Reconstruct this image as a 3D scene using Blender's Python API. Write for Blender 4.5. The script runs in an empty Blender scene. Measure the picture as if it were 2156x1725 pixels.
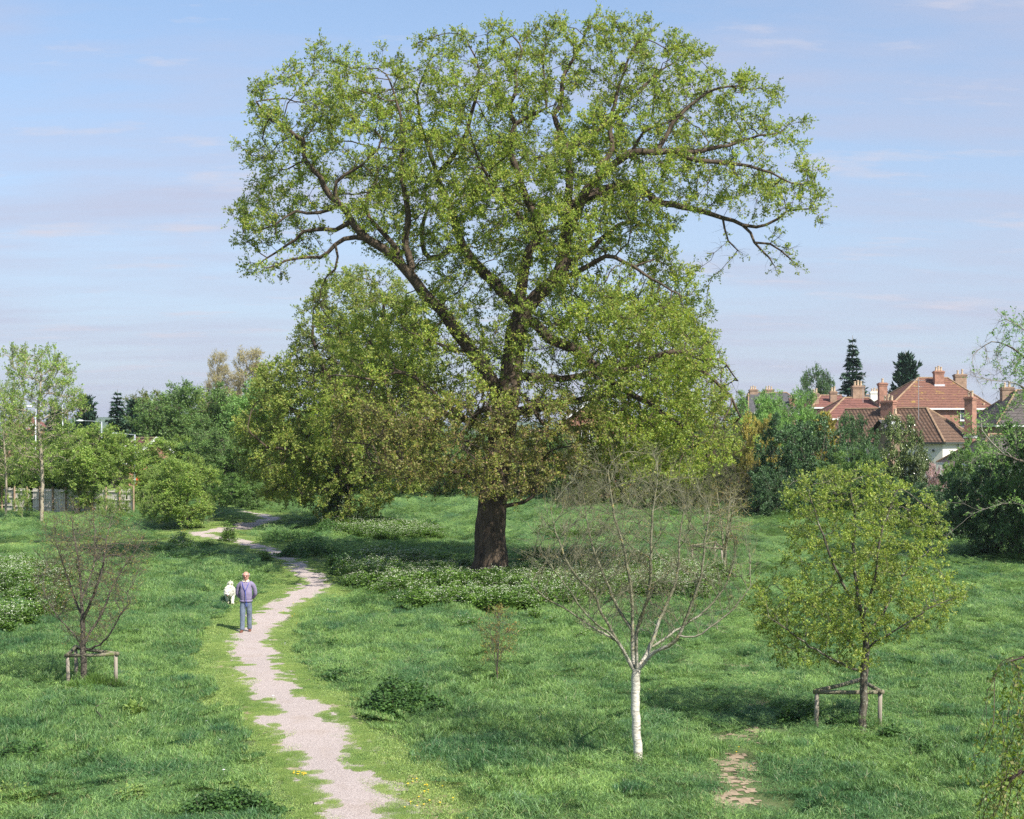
import bpy, bmesh, math, random
import numpy as np
from mathutils import Vector, Matrix
R = math.radians
PI = math.pi
CH, FL, HY, CX = 5.55, 3000.0, 920.0, 1078.0     # camera height, focal length / horizon / centre in sheet units (2156 wide)
SUN_AZ, SUN_EL = R(40), R(46)                     # sun to the right of and behind the camera
scn = bpy.context.scene
COL = scn.collection

# ------------------------------------------------------------------ helpers
def S(t):
    t = np.clip(t, 0, 1)
    return t * t * (3 - 2 * t)

def hgt(x, y):
    x = np.asarray(x, float); y = np.asarray(y, float)
    h = 0.05 * np.sin(x * .43 + .7) * np.cos(y * .31) + 0.05 * np.sin(x * .17 + y * .23 + 1.3) + .025 * np.sin(x * 1.1 - y * .9)
    yy = np.maximum(y, 1.0)
    h = h + 0.6 * S((-x / yy - .180) / .04) * S((.275 + x / yy) / .04) * S((y - 76) / 14)
    h = h + 0.5 * S((x / yy - .10) / .06) * S((y - 66) / 18) * S((130 - y) / 40)
    h = h + 2.3 * S((y - 120) / 30) * S((x - 12) / 20)
    return h

def P(xd, yd, Y):
    return np.array([(xd - CX) / FL * Y, Y, CH + (HY - yd) / FL * Y])

def G(xd, yd):
    Y = CH * FL / (yd - HY)
    for _ in range(12):
        x = (xd - CX) / FL * Y
        Y = Y * .5 + .5 * (CH - float(hgt(x, Y))) * FL / (yd - HY)
    x = (xd - CX) / FL * Y
    return np.array([x, Y, float(hgt(x, Y))])

def GY(xd, Y):
    x = (xd - CX) / FL * Y
    return np.array([x, Y, float(hgt(x, Y))])

def to_d(p):
    p = np.asarray(p)
    return np.stack([CX + p[..., 0] / p[..., 1] * FL, HY - (p[..., 2] - CH) / p[..., 1] * FL], -1)

def mesh_np(name, V, F, mat=None, smooth=False, fattr=None, parent=None, link=True, mats=None, midx=None):
    """F: list of int arrays (each M x k) or one array"""
    if not isinstance(F, (list, tuple)): F = [F]
    F = [np.asarray(f, np.int32) for f in F if len(f)]
    V = np.asarray(V, np.float32)
    me = bpy.data.meshes.new(name)
    me.vertices.add(len(V)); me.vertices.foreach_set('co', V.ravel())
    nl = sum(f.size for f in F); nf = sum(len(f) for f in F)
    me.loops.add(nl); me.polygons.add(nf)
    me.loops.foreach_set('vertex_index', np.concatenate([f.ravel() for f in F]))
    tot = np.concatenate([np.full(len(f), f.shape[1], np.int32) for f in F])
    start = np.zeros(nf, np.int32); start[1:] = np.cumsum(tot)[:-1]
    me.polygons.foreach_set('loop_start', start)
    me.polygons.foreach_set('loop_total', tot)
    if smooth: me.polygons.foreach_set('use_smooth', np.ones(nf, bool))
    if midx is not None: me.polygons.foreach_set('material_index', np.asarray(midx, np.int32))
    me.update(calc_edges=True)
    if fattr is not None:
        a = me.attributes.new('rnd', 'FLOAT', 'FACE'); a.data.foreach_set('value', np.asarray(fattr, np.float32))
    for m in (mats or ([mat] if mat else [])): me.materials.append(m)
    o = bpy.data.objects.new(name, me)
    if link: COL.objects.link(o)
    if parent: o.parent = parent
    return o

def tag(o, label=None, cat=None, group=None, kind=None):
    if label: o['label'] = label
    if cat: o['category'] = cat
    if group: o['group'] = group
    if kind: o['kind'] = kind
    return o

def empty(name, loc, rz=0, **k):
    o = bpy.data.objects.new(name, None); COL.objects.link(o)
    o.location = tuple(float(v) for v in loc); o.rotation_euler = (0, 0, rz); o.empty_display_size = .3
    tag(o, **k)
    return o

class MB:
    """collects boxes, prisms and tubes into one mesh"""
    def __init__(s): s.v = []; s.f = []
    def add(s, vs, fs):
        n = len(s.v); s.v += [tuple(map(float, v)) for v in vs]; s.f += [tuple(i + n for i in f) for f in fs]
    def box(s, x0, x1, y0, y1, z0, z1):
        s.add([(x0,y0,z0),(x1,y0,z0),(x1,y1,z0),(x0,y1,z0),(x0,y0,z1),(x1,y0,z1),(x1,y1,z1),(x0,y1,z1)],
              [(0,3,2,1),(4,5,6,7),(0,1,5,4),(1,2,6,5),(2,3,7,6),(3,0,4,7)])
    def tube(s, pts, rs, k=8, cap=True):
        pts = [np.asarray(p, float) for p in pts]
        if not hasattr(rs, '__len__'): rs = [rs] * len(pts)
        n0 = len(s.v); u = None
        for i, p in enumerate(pts):
            t = pts[min(i + 1, len(pts) - 1)] - pts[max(i - 1, 0)]; t = t / (np.linalg.norm(t) + 1e-9)
            if u is None:
                a = np.array([1, 0, 0]) if abs(t[0]) < .8 else np.array([0, 1, 0]); u = a
            u = u - t * np.dot(u, t); u = u / (np.linalg.norm(u) + 1e-9); w = np.cross(t, u)
            for j in range(k):
                an = 2 * PI * j / k
                s.v.append(tuple(p + rs[i] * (math.cos(an) * u + math.sin(an) * w)))
        for i in range(len(pts) - 1):
            for j in range(k):
                a = n0 + i * k + j; b = n0 + i * k + (j + 1) % k
                s.f.append((a, b, b + k, a + k))
        if cap:
            s.f.append(tuple(n0 + j for j in range(k))[::-1]); e = n0 + (len(pts) - 1) * k
            s.f.append(tuple(e + j for j in range(k)))
    def ball(s, c, r, nu=12, nv=8, noise=0, seed=0):
        rg = np.random.RandomState(seed); c = np.asarray(c, float)
        if not hasattr(r, '__len__'): r = (r, r, r)
        n0 = len(s.v)
        s.v.append(tuple(c + np.array([0, 0, -r[2]])))
        for i in range(1, nv):
            th = PI * i / nv
            for j in range(nu):
                ph = 2 * PI * j / nu; q = 1 + noise * rg.uniform(-1, 1)
                s.v.append((c[0] + q * r[0] * math.sin(th) * math.cos(ph), c[1] + q * r[1] * math.sin(th) * math.sin(ph), c[2] - q * r[2] * math.cos(th)))
        s.v.append(tuple(c + np.array([0, 0, r[2]])))
        for j in range(nu): s.f.append((n0, n0 + 1 + (j + 1) % nu, n0 + 1 + j))
        for i in range(nv - 2):
            for j in range(nu):
                a = n0 + 1 + i * nu + j; b = n0 + 1 + i * nu + (j + 1) % nu
                s.f.append((a, b, b + nu, a + nu))
        e = n0 + 1 + (nv - 2) * nu; t = len(s.v) - 1
        for j in range(nu): s.f.append((e + j, e + (j + 1) % nu, t))
    def build(s, name, mat, parent=None, smooth=False):
        me = bpy.data.meshes.new(name); me.from_pydata(s.v, [], s.f); me.update()
        if smooth: me.polygons.foreach_set('use_smooth', np.ones(len(me.polygons), bool))
        if mat: me.materials.append(mat)
        o = bpy.data.objects.new(name, me); COL.objects.link(o); o.parent = parent
        return o

# ------------------------------------------------------------------ materials
def new_mat(name):
    m = bpy.data.materials.new(name); m.use_nodes = True
    nt = m.node_tree
    for n in list(nt.nodes): nt.nodes.remove(n)
    out = nt.nodes.new('ShaderNodeOutputMaterial')
    return m, nt, out
def N(nt, typ, ins=None, **props):
    n = nt.nodes.new(typ)
    for k, v in props.items(): setattr(n, k, v)
    for k, v in (ins or {}).items():
        if isinstance(v, bpy.types.NodeSocket): nt.links.new(v, n.inputs[k])
        else: n.inputs[k].default_value = v
    return n
def c4(c): return (c[0], c[1], c[2], 1)
def ramp(nt, fac, stops):
    r = N(nt, 'ShaderNodeValToRGB', {0: fac}); el = r.color_ramp.elements
    while len(el) < len(stops): el.new(.5)
    for e, (p, c) in zip(el, stops): e.position = p; e.color = c4(c)
    return r.outputs[0]
def mix(nt, f, a, b, bt='MIX'):
    m = N(nt, 'ShaderNodeMix', data_type='RGBA', blend_type=bt)
    for k, v in ((0, f), (6, a), (7, b)):
        if isinstance(v, bpy.types.NodeSocket): nt.links.new(v, m.inputs[k])
        else: m.inputs[k].default_value = v if k == 0 else c4(v)
    return m.outputs[2]
def noise(nt, scale, detail=3, vec=None, rough=.55, dim='3D'):
    n = N(nt, 'ShaderNodeTexNoise', {'Scale': scale, 'Detail': detail, 'Roughness': rough}, noise_dimensions=dim)
    if vec is not None: nt.links.new(vec, n.inputs['Vector'])
    return n.outputs[0]
def pos(nt): return N(nt, 'ShaderNodeNewGeometry').outputs['Position']
def objc(nt): return N(nt, 'ShaderNodeTexCoord').outputs['Object']
def mapping(nt, vec, scale=(1, 1, 1), rot=(0, 0, 0)):
    return N(nt, 'ShaderNodeMapping', {'Vector': vec, 'Scale': scale, 'Rotation': rot}).outputs[0]
def math_(nt, op, a, b=0.0, clamp=False):
    n = N(nt, 'ShaderNodeMath', {0: a, 1: b}, operation=op, use_clamp=clamp); return n.outputs[0]

def leaf_mat(name, ca, cb, cc=None, trans=.4, rough=.5, clump=.55, spec=.35):
    """ca dark leaf, cb light leaf, cc rare odd leaf (new or bronze)"""
    m, nt, out = new_mat(name)
    at = N(nt, 'ShaderNodeAttribute', attribute_name='rnd').outputs['Fac']
    st = [(0.0, ca), (.85, cb)]
    if cc: st = [(0, ca), (.72, cb), (.93, cc)]
    c = ramp(nt, at, st)
    n1 = noise(nt, clump, 2, pos(nt))
    f = ramp(nt, n1, [(.35, (.72,) * 3), (.65, (1.22, 1.2, 1.05))])
    c = mix(nt, 1.0, c, f, 'MULTIPLY')
    b = N(nt, 'ShaderNodeBsdfPrincipled', {'Base Color': c, 'Roughness': rough, 'Specular IOR Level': spec})
    tc = mix(nt, 1.0, c, (1.25, 1.3, .7), 'MULTIPLY')
    t = N(nt, 'ShaderNodeBsdfTranslucent', {'Color': tc})
    mx = N(nt, 'ShaderNodeMixShader', {0: trans, 1: b.outputs[0], 2: t.outputs[0]})
    nt.links.new(mx.outputs[0], out.inputs[0])
    return m

def bark_mat(name, ca, cb, scale=6, bump=.4, stretch=.25, patch=None, patchscale=2.0, thr=.58, band=None, rough=.85, fade=None):
    m, nt, out = new_mat(name)
    o = pos(nt)
    v = mapping(nt, o, (1, 1, stretch))
    n1 = noise(nt, scale, 5, v, .65)
    c = ramp(nt, n1, [(.32, ca), (.68, cb)])
    if patch:
        n2 = noise(nt, patchscale, 4, o, .7)
        f = ramp(nt, n2, [(thr, (0,) * 3), (thr + .07, (1,) * 3)])
        c = mix(nt, f, c, patch)
    if band:
        v2 = mapping(nt, o, (3, 3, 26)); n3 = noise(nt, 1.5, 4, v2, .7)
        f = ramp(nt, n3, [(.56, (0,) * 3), (.64, (1,) * 3)]); c = mix(nt, f, c, band)
    if fade:      # bark changes kind up the stem
        z = N(nt, 'ShaderNodeSeparateXYZ', {0: o}).outputs[2]; z = math_(nt, 'ADD', z, math_(nt, 'MULTIPLY', math_(nt, 'SUBTRACT', noise(nt, 3.5, 4, o, .7), .5), 2.6))
        t = math_(nt, 'DIVIDE', math_(nt, 'SUBTRACT', z, fade[0]), fade[1] - fade[0], True)
        up_ = ramp(nt, n1, [(.35, fade[2]), (.65, fade[3])]); up_ = mix(nt, ramp(nt, noise(nt, 9, 4, o, .7), [(.60, (0,) * 3), (.66, (1,) * 3)]), up_, (.34, .28, .10))
        c = mix(nt, t, c, up_)
    bm = N(nt, 'ShaderNodeBump', {'Strength': bump, 'Distance': .05, 'Height': n1})
    b = N(nt, 'ShaderNodeBsdfPrincipled', {'Base Color': c, 'Roughness': rough, 'Normal': bm.outputs[0], 'Specular IOR Level': .2})
    nt.links.new(b.outputs[0], out.inputs[0])
    return m

def plain(name, c, rough=.7, var=.15, scale=8, metal=0, bump=0, spec=.4):
    m, nt, out = new_mat(name)
    n1 = noise(nt, scale, 4, objc(nt))
    col = ramp(nt, n1, [(.3, tuple(v * (1 - var) for v in c)), (.7, tuple(min(1, v * (1 + var)) for v in c))])
    ins = {'Base Color': col, 'Roughness': rough, 'Metallic': metal, 'Specular IOR Level': spec}
    if bump: ins['Normal'] = N(nt, 'ShaderNodeBump', {'Strength': bump, 'Distance': .02, 'Height': n1}).outputs[0]
    b = N(nt, 'ShaderNodeBsdfPrincipled', ins)
    nt.links.new(b.outputs[0], out.inputs[0])
    return m

# ------------------------------------------------------------------ world, sun, camera
w = bpy.data.worlds.new('World'); scn.world = w; w.use_nodes = True
nt = w.node_tree
for n in list(nt.nodes): nt.nodes.remove(n)
sky = N(nt, 'ShaderNodeTexSky', sky_type='NISHITA', sun_disc=False, sun_elevation=SUN_EL, sun_rotation=PI - SUN_AZ, altitude=50, air_density=1.0, dust_density=.3, ozone_density=3.0)
tc = N(nt, 'ShaderNodeTexCoord').outputs['Generated']
sep = N(nt, 'ShaderNodeSeparateXYZ', {0: tc})
den = math_(nt, 'MAXIMUM', math_(nt, 'ADD', sep.outputs[2], .12), .05)
cv = N(nt, 'ShaderNodeCombineXYZ', {0: math_(nt, 'DIVIDE', sep.outputs[0], den), 1: math_(nt, 'DIVIDE', sep.outputs[1], den)}).outputs[0]
vv = mapping(nt, cv, (.55, 1.5, 1), (0, 0, R(-12)))
n1 = noise(nt, 1.1, 7, vv, .58)
nb = noise(nt, 4.2, 8, mapping(nt, cv, (.5, 1.0, 1), (0, 0, R(-8))), .6)
veil = ramp(nt, n1, [(.42, (0,) * 3), (.66, (1,) * 3)])
puff = ramp(nt, nb, [(.56, (0,) * 3), (.70, (.75,) * 3)])
base = mix(nt, 1.0, sky.outputs[0], (1.02, 1.10, 1.10), 'MULTIPLY')
low = ramp(nt, sep.outputs[2], [(0.0, (.9,) * 3), (.12, (.62,) * 3), (.42, (0,) * 3)])      # paler lavender air near the horizon
base = mix(nt, low, base, (2.95, 3.18, 4.2))
# thin high cloud: paler, nearly neutral light of about the brightness of the lower sky
col = mix(nt, math_(nt, 'MULTIPLY', veil, .75), base, (3.3, 3.4, 4.3))
col = mix(nt, puff, col, (4.1, 4.05, 4.6))
bg = N(nt, 'ShaderNodeBackground', {0: col, 1: .097})
wo = N(nt, 'ShaderNodeOutputWorld'); nt.links.new(bg.outputs[0], wo.inputs[0])

sd = bpy.data.lights.new('sun', 'SUN'); sd.energy = 4.6; sd.angle = R(.5); sd.color = (1, .95, .87)
so = bpy.data.objects.new('sun', sd); COL.objects.link(so)
sv = Vector((math.sin(SUN_AZ) * math.cos(SUN_EL), -math.cos(SUN_AZ) * math.cos(SUN_EL), math.sin(SUN_EL)))
so.rotation_euler = sv.to_track_quat('Z', 'Y').to_euler(); so.location = (30, -40, 60)

cd = bpy.data.cameras.new('camera'); cam = bpy.data.objects.new('camera', cd); COL.objects.link(cam)
cam.location = (0, 0, CH); cam.rotation_euler = (R(90), 0, 0)
cd.sensor_width = 36; cd.lens = 36 * FL / 2156; cd.shift_y = (HY - 862.5) / 2156; cd.clip_end = 20000; cd.clip_start = .1
scn.camera = cam
scn.view_settings.view_transform = 'Standard'; scn.view_settings.look = 'None'; scn.view_settings.exposure = .84
scn.render.engine = 'CYCLES'
cy = scn.cycles
cy.max_bounces = 6; cy.diffuse_bounces = 3; cy.glossy_bounces = 2; cy.transmission_bounces = 4; cy.transparent_max_bounces = 4
cy.use_denoising = False; cy.sample_clamp_indirect = 6

# ------------------------------------------------------------------ path and mown-strip fields
PATH = [  # y, left, right of the gravel as seen on the sheet
 (1800, 770, 850), (1725, 734, 800), (1650, 694, 756), (1617, 667, 722), (1584, 634, 716), (1551, 602, 730), (1517, 570, 700), (1484, 580, 664),
 (1451, 547, 604), (1417, 535, 580), (1384, 508, 566), (1367, 478, 552), (1351, 494, 545), (1331, 512, 557), (1301, 532, 587), (1284, 557, 610),
 (1267, 584, 640), (1251, 612, 667), (1237, 634, 690), (1224, 640, 688), (1207, 628, 668), (1184, 600, 638), (1167, 570, 610), (1151, 522, 566),
 (1133, 440, 496), (1125, 390, 440), (1119, 424, 462), (1113, 480, 516), (1101, 520, 552), (1092, 550, 580), (1084, 528, 560), (1078, 500, 525), (1073, 470, 490)]
pc, ph = [], []
for (yd, a, b) in PATH:
    L_, R_ = G(a, yd)[:2], G(b, yd)[:2]
    pc.append((L_ + R_) / 2); ph.append(np.linalg.norm(L_ - R_) / 2)
pc = np.array(pc); ph = np.array(ph)
tn = np.gradient(pc, axis=0); tn /= np.linalg.norm(tn, axis=1)[:, None]
ph = ph * np.maximum(np.abs(tn[:, 1]), .35)
ph = np.clip(ph, .38, 1.1); ph[np.array([p[0] for p in PATH]) < 1140] = .48
# smooth resample
tt = np.arange(len(pc)); ts = np.linspace(0, len(pc) - 1, 260)
def catmull(a, ts):
    a = np.asarray(a, float); n = len(a); i = np.clip(ts.astype(int), 0, n - 2); f = (ts - i)
    if a.ndim > 1: f = f[:, None]
    p0 = a[np.maximum(i - 1, 0)]; p1 = a[i]; p2 = a[i + 1]; p3 = a[np.minimum(i + 2, n - 1)]
    return .5 * (2 * p1 + (p2 - p0) * f + (2 * p0 - 5 * p1 + 4 * p2 - p3) * f ** 2 + (3 * p1 - p0 - 3 * p2 + p3) * f ** 3)
PC = catmull(pc, ts); PH = np.interp(ts, tt, ph)

def path_dist(x, y):
    """distance beyond the gravel edge (negative inside)"""
    q = np.stack([x, y], -1); best = np.full(len(q), 1e9)
    A, B = PC[:-1], PC[1:]; d = B - A; L2 = (d ** 2).sum(1)
    for c in range(0, len(q), 20000):
        qq = q[c:c + 20000]
        t = np.clip(((qq[:, None] - A) * d).sum(2) / L2, 0, 1)
        pr = A + t[..., None] * d
        r = PH[:-1] + t * (PH[1:] - PH[:-1])
        best[c:c + 20000] = (np.linalg.norm(qq[:, None] - pr, axis=2) - r).min(1)
    return best

MOWN = np.array([(1800, 540, 1110), (1725, 525, 1045), (1650, 505, 985), (1600, 488, 925), (1550, 478, 865), (1500, 452, 790), (1450, 398, 722), (1400, 368, 668),
 (1350, 378, 652), (1300, 445, 668), (1250, 545, 748), (1215, 565, 765), (1180, 535, 722), (1151, 430, 650), (1133, 330, 600)], float)[::-1]
TRACK = np.array([(1800, 1440, 1700), (1725, 1450, 1660), (1600, 1465, 1650), (1500, 1450, 1680), (1430, 1400, 1640), (1380, 1420, 1560), (1300, 1540, 1620), (1180, 1550, 1690), (1110, 1560, 1700)], float)[::-1]

def vnoise(x, y, s, seed=0):
    """smooth value noise"""
    rg = np.random.RandomState(seed); T = rg.rand(128, 128)
    X = x / s; Y = y / s; xi = np.floor(X).astype(int); yi = np.floor(Y).astype(int); fx = S(X - xi); fy = S(Y - yi)
    g = lambda a, b: T[a % 128, b % 128]
    return (g(xi, yi) * (1 - fx) + g(xi + 1, yi) * fx) * (1 - fy) + (g(xi, yi + 1) * (1 - fx) + g(xi + 1, yi + 1) * fx) * fy

def zones(x, y):
    """pd: distance to gravel; mw: 1 in mown strip; tr: 1 on the trodden track at right"""
    pd = path_dist(x, y)
    D = to_d(np.stack([x, y, hgt(x, y)], -1)); xd, yd = D[:, 0], D[:, 1]
    wob = 9 * (vnoise(x, y, 1.3, 5) - .5) * 3
    l = np.interp(yd, MOWN[:, 0], MOWN[:, 1]); r = np.interp(yd, MOWN[:, 0], MOWN[:, 2])
    mw = (xd > l + wob) & (xd < r + wob) & (yd > 1133)
    mw |= (yd <= 1133) & (pd < 1.9)
    # a mown cross strip at far left
    mw |= (xd < 470) & (np.abs(yd - 1147 + (xd - 200) * .02) < 6)
    l = np.interp(yd, TRACK[:, 0], TRACK[:, 1]); r = np.interp(yd, TRACK[:, 0], TRACK[:, 2])
    tr = (xd > l + wob * 2) & (xd < r + wob * 2) & (yd > 1100)
    return pd, mw, tr, xd, yd

# ------------------------------------------------------------------ ground
def build_ground():
    ys = np.concatenate([np.linspace(-40, 14, 20), np.geomspace(15, 150, 260), np.geomspace(155, 9000, 60)])
    us = np.linspace(-1, 1, 261)
    Yg, U = np.meshgrid(ys, us, indexing='ij')
    X = U * (45 + np.maximum(Yg, 0) * .95)
    Z = hgt(X, Yg)
    V = np.stack([X, Yg, Z], -1).reshape(-1, 3)
    n, m = len(ys), len(us)
    idx = np.arange(n * m).reshape(n, m)
    F = np.stack([idx[:-1, :-1], idx[:-1, 1:], idx[1:, 1:], idx[1:, :-1]], -1).reshape(-1, 4)
    m_, nt, out = new_mat('turf_soil')
    p = pos(nt)
    a = noise(nt, 1.2, 4, p); b = noise(nt, 14, 5, p, .7)
    c = ramp(nt, a, [(.35, (.07, .115, .04)), (.65, (.12, .16, .06))])
    c = mix(nt, ramp(nt, b, [(.45, (0,) * 3), (.75, (.7,) * 3)]), c, (.19, .17, .10))
    bp = N(nt, 'ShaderNodeBump', {'Strength': .8, 'Distance': .06, 'Height': b})
    bs = N(nt, 'ShaderNodeBsdfPrincipled', {'Base Color': c, 'Roughness': .95, 'Normal': bp.outputs[0], 'Specular IOR Level': .1})
    nt.links.new(bs.outputs[0], out.inputs[0])
    g = mesh_np('ground', V, F, m_, smooth=True); g['kind'] = 'structure'
    def gz(x, y):      # height of the sheet itself
        i = np.clip(np.searchsorted(ys, y) - 1, 0, n - 2); t = (y - ys[i]) / (ys[i + 1] - ys[i]); j = (x / (45 + np.maximum(y, 0) * .95) + 1) / 2 * (m - 1); k = np.clip(j.astype(int), 0, m - 2); f = j - k
        return (Z[i, k] * (1 - f) + Z[i, k + 1] * f) * (1 - t) + (Z[i + 1, k] * (1 - f) + Z[i + 1, k + 1] * f) * t
    # gravel path: small cells kept where the gravel shows
    cs = .06
    cells = set()
    bx = []
    step = max(1, 1)
    for i in range(0, len(PC), 2):
        c = PC[i]; rr = PH[i] + .9
        near = c[1] < 60; q = cs if near else cs * 2
        gx = np.arange(math.floor((c[0] - rr) / .12), math.ceil((c[0] + rr) / .12) + 1)
        gy = np.arange(math.floor((c[1] - rr) / .12), math.ceil((c[1] + rr) / .12) + 1)
        bx.append(np.stack(np.meshgrid(gx, gy), -1).reshape(-1, 2))
    # fill between samples too
    for i in range(len(PC) - 1):
        L = np.linalg.norm(PC[i + 1] - PC[i])
        for t in np.linspace(0, 1, int(L / .8) + 2)[1:-1]:
            c = PC[i] + (PC[i + 1] - PC[i]) * t; rr = PH[i] + .9
            gx = np.arange(math.floor((c[0] - rr) / .12), math.ceil((c[0] + rr) / .12) + 1)
            gy = np.arange(math.floor((c[1] - rr) / .12), math.ceil((c[1] + rr) / .12) + 1)
            bx.append(np.stack(np.meshgrid(gx, gy), -1).reshape(-1, 2))
    gq = np.unique(np.concatenate(bx), axis=0)
    sub = np.array([(0, 0), (1, 0), (0, 1), (1, 1)])
    fine = (gq[:, None] * 2 + sub).reshape(-1, 2)
    cx = (fine[:, 0] + .5) * cs; cyy = (fine[:, 1] + .5) * cs
    pd = path_dist(cx, cyy)
    nz = (vnoise(cx, cyy, 1.1, 1) - .5) * .16 + (vnoise(cx, cyy, .3, 2) - .5) * .12 + (vnoise(cx, cyy, .12, 3) - .5) * .16
    D = to_d(np.stack([cx, cyy, 0 * cx], -1))
    extra = .28 * ((D[:, 1] > 1560) & (cx > np.interp(cyy, PC[:, 1], PC[:, 0])))      # worn right edge, nearest part
    keep = pd + nz * (1 + .3 * (D[:, 1] > 1350)) < .24 + extra * (vnoise(cx, cyy, .35, 4) > .62)
    verge = fine[pd + (vnoise(cx, cyy, .8, 14) - .5) * .5 + (vnoise(cx, cyy, .22, 15) - .5) * .5 < .40]
    fine = fine[keep]
    u2, i2 = np.unique((verge[:, None] + np.array([(0, 0), (1, 0), (1, 1), (0, 1)])).reshape(-1, 2), axis=0, return_inverse=True)
    ve = mesh_np('path_verge', np.stack([u2[:, 0] * cs, u2[:, 1] * cs, gz(u2[:, 0] * cs, u2[:, 1] * cs) + .006], -1), i2.reshape(-1, 4), plain('trodden_gritty_soil', (.30, .255, .17), .95, .35, 7, bump=.6)); ve['kind'] = 'structure'
    uq, inv = np.unique((fine[:, None] + np.array([(0, 0), (1, 0), (1, 1), (0, 1)])).reshape(-1, 2), axis=0, return_inverse=True)
    rg = np.random.RandomState(1)
    vx = uq[:, 0] * cs + rg.uniform(-.018, .018, len(uq)); vy = uq[:, 1] * cs + rg.uniform(-.018, .018, len(uq))
    V = np.stack([vx, vy, gz(vx, vy) + .012 + rg.uniform(0, .003, len(uq))], -1)
    m_, nt, out = new_mat('pale_gravel')
    p = pos(nt)
    a = noise(nt, 34, 4, p, .75); b = noise(nt, 1.6, 4, p); e = noise(nt, 110, 2, p)
    c = ramp(nt, a, [(.3, (.25, .205, .185)), (.5, (.47, .395, .36)), (.75, (.62, .545, .50))])
    c = mix(nt, ramp(nt, b, [(.5, (0,) * 3), (.8, (.45,) * 3)]), c, (.36, .27, .20))
    c = mix(nt, ramp(nt, e, [(.55, (0,) * 3), (.7, (.7,) * 3)]), c, (.2, .18, .17))
    bp = N(nt, 'ShaderNodeBump', {'Strength': .9, 'Distance': .03, 'Height': a})
    bs = N(nt, 'ShaderNodeBsdfPrincipled', {'Base Color': c, 'Roughness': .95, 'Normal': bp.outputs[0], 'Specular IOR Level': .15})
    nt.links.new(bs.outputs[0], out.inputs[0])
    pth = mesh_np('path', V, inv.reshape(-1, 4), m_); pth['kind'] = 'structure'
    # bare earth worn through on the track
    global SPOTS
    spots = [(1545, 1558, .32), (1600, 1545, .25), (1548, 1612, .35), (1535, 1642, .3), (1530, 1690, .38), (1540, 1665, .25), (1560, 1405, .3), (1590, 1478, .25), (1450, 1398, .2), (1545, 1595, .2),
             (905, 1710, .45), (860, 1690, .4), (840, 1652, .3), (470, 1405, .28), (528, 1500, .25), (880, 1715, .5), (655, 1640, .2)]
    cells = []; SPOTS = [(G(a_, b_), r_) for a_, b_, r_ in spots]
    for (a_, b_, r_) in spots:
        c = G(a_, b_)
        gx = np.arange(int((c[0] - 2 * r_) / cs), int((c[0] + 2 * r_) / cs)); gy = np.arange(int((c[1] - 3 * r_) / cs), int((c[1] + 3 * r_) / cs))
        q = np.stack(np.meshgrid(gx, gy), -1).reshape(-1, 2); xx = q[:, 0] * cs; yy = q[:, 1] * cs
        d = np.hypot((xx - c[0]), (yy - c[1]) * .6) / r_ + (vnoise(xx, yy, .22, 8) - .5) * 1.6 + (vnoise(xx, yy, .09, 9) - .5) * 1.8
        cells.append(q[d < .62])
    q = np.unique(np.concatenate(cells), axis=0); xx = q[:, 0] * cs; yy = q[:, 1] * cs
    q = q[path_dist(xx, yy) > .1]
    uq, inv = np.unique((q[:, None] + np.array([(0, 0), (1, 0), (1, 1), (0, 1)])).reshape(-1, 2), axis=0, return_inverse=True)
    vx = uq[:, 0] * cs + rg.uniform(-.02, .02, len(uq)); vy = uq[:, 1] * cs + rg.uniform(-.02, .02, len(uq))
    V = np.stack([vx, vy, gz(vx, vy) + .009], -1)
    be = mesh_np('bare_earth', V, inv.reshape(-1, 4), plain('dry_soil', (.30, .225, .15), .95, .3, 9, bump=.6)); be['kind'] = 'structure'
build_ground()

# ------------------------------------------------------------------ grass (instanced tufts, one object per kind of turf)
def blades(n, rad, h0, h1, wd, lean, seed, dome=0.0, droop=1.0):
    rg = np.random.RandomState(seed)
    r = rad * np.sqrt(rg.rand(n)); a = rg.rand(n) * 2 * PI
    x, y = r * np.cos(a), r * np.sin(a)
    h = rg.uniform(h0, h1, n) * (1 - dome * (r / rad) ** 2)
    d = rg.rand(n) * 2 * PI; dx, dy = np.cos(d), np.sin(d)
    # a shared lean gives the tuft a lie
    ln = lean * rg.uniform(.2, 1.2, n)
    ox = dx * ln * h + .12 * h; oy = dy * ln * h
    fa = rg.rand(n) * PI; sx, sy = np.cos(fa) * wd * .5, np.sin(fa) * wd * .5
    b = np.stack([x, y, np.full(n, -.02)], -1); s = np.stack([sx, sy, 0 * sx], -1)
    m = b + np.stack([ox * .35, oy * .35, h * .6], -1)
    t = b + np.stack([ox, oy, h * (1 - .25 * droop * ln)], -1)
    V = np.stack([b - s, b + s, m + s * .8, m - s * .8, t], 1).reshape(-1, 3)
    i = np.arange(n)[:, None] * 5
    return V, [i + np.array([[0, 1, 2, 3]]), i + np.array([[3, 2, 4]])], np.concatenate([rg.rand(n)] * 2)

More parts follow.
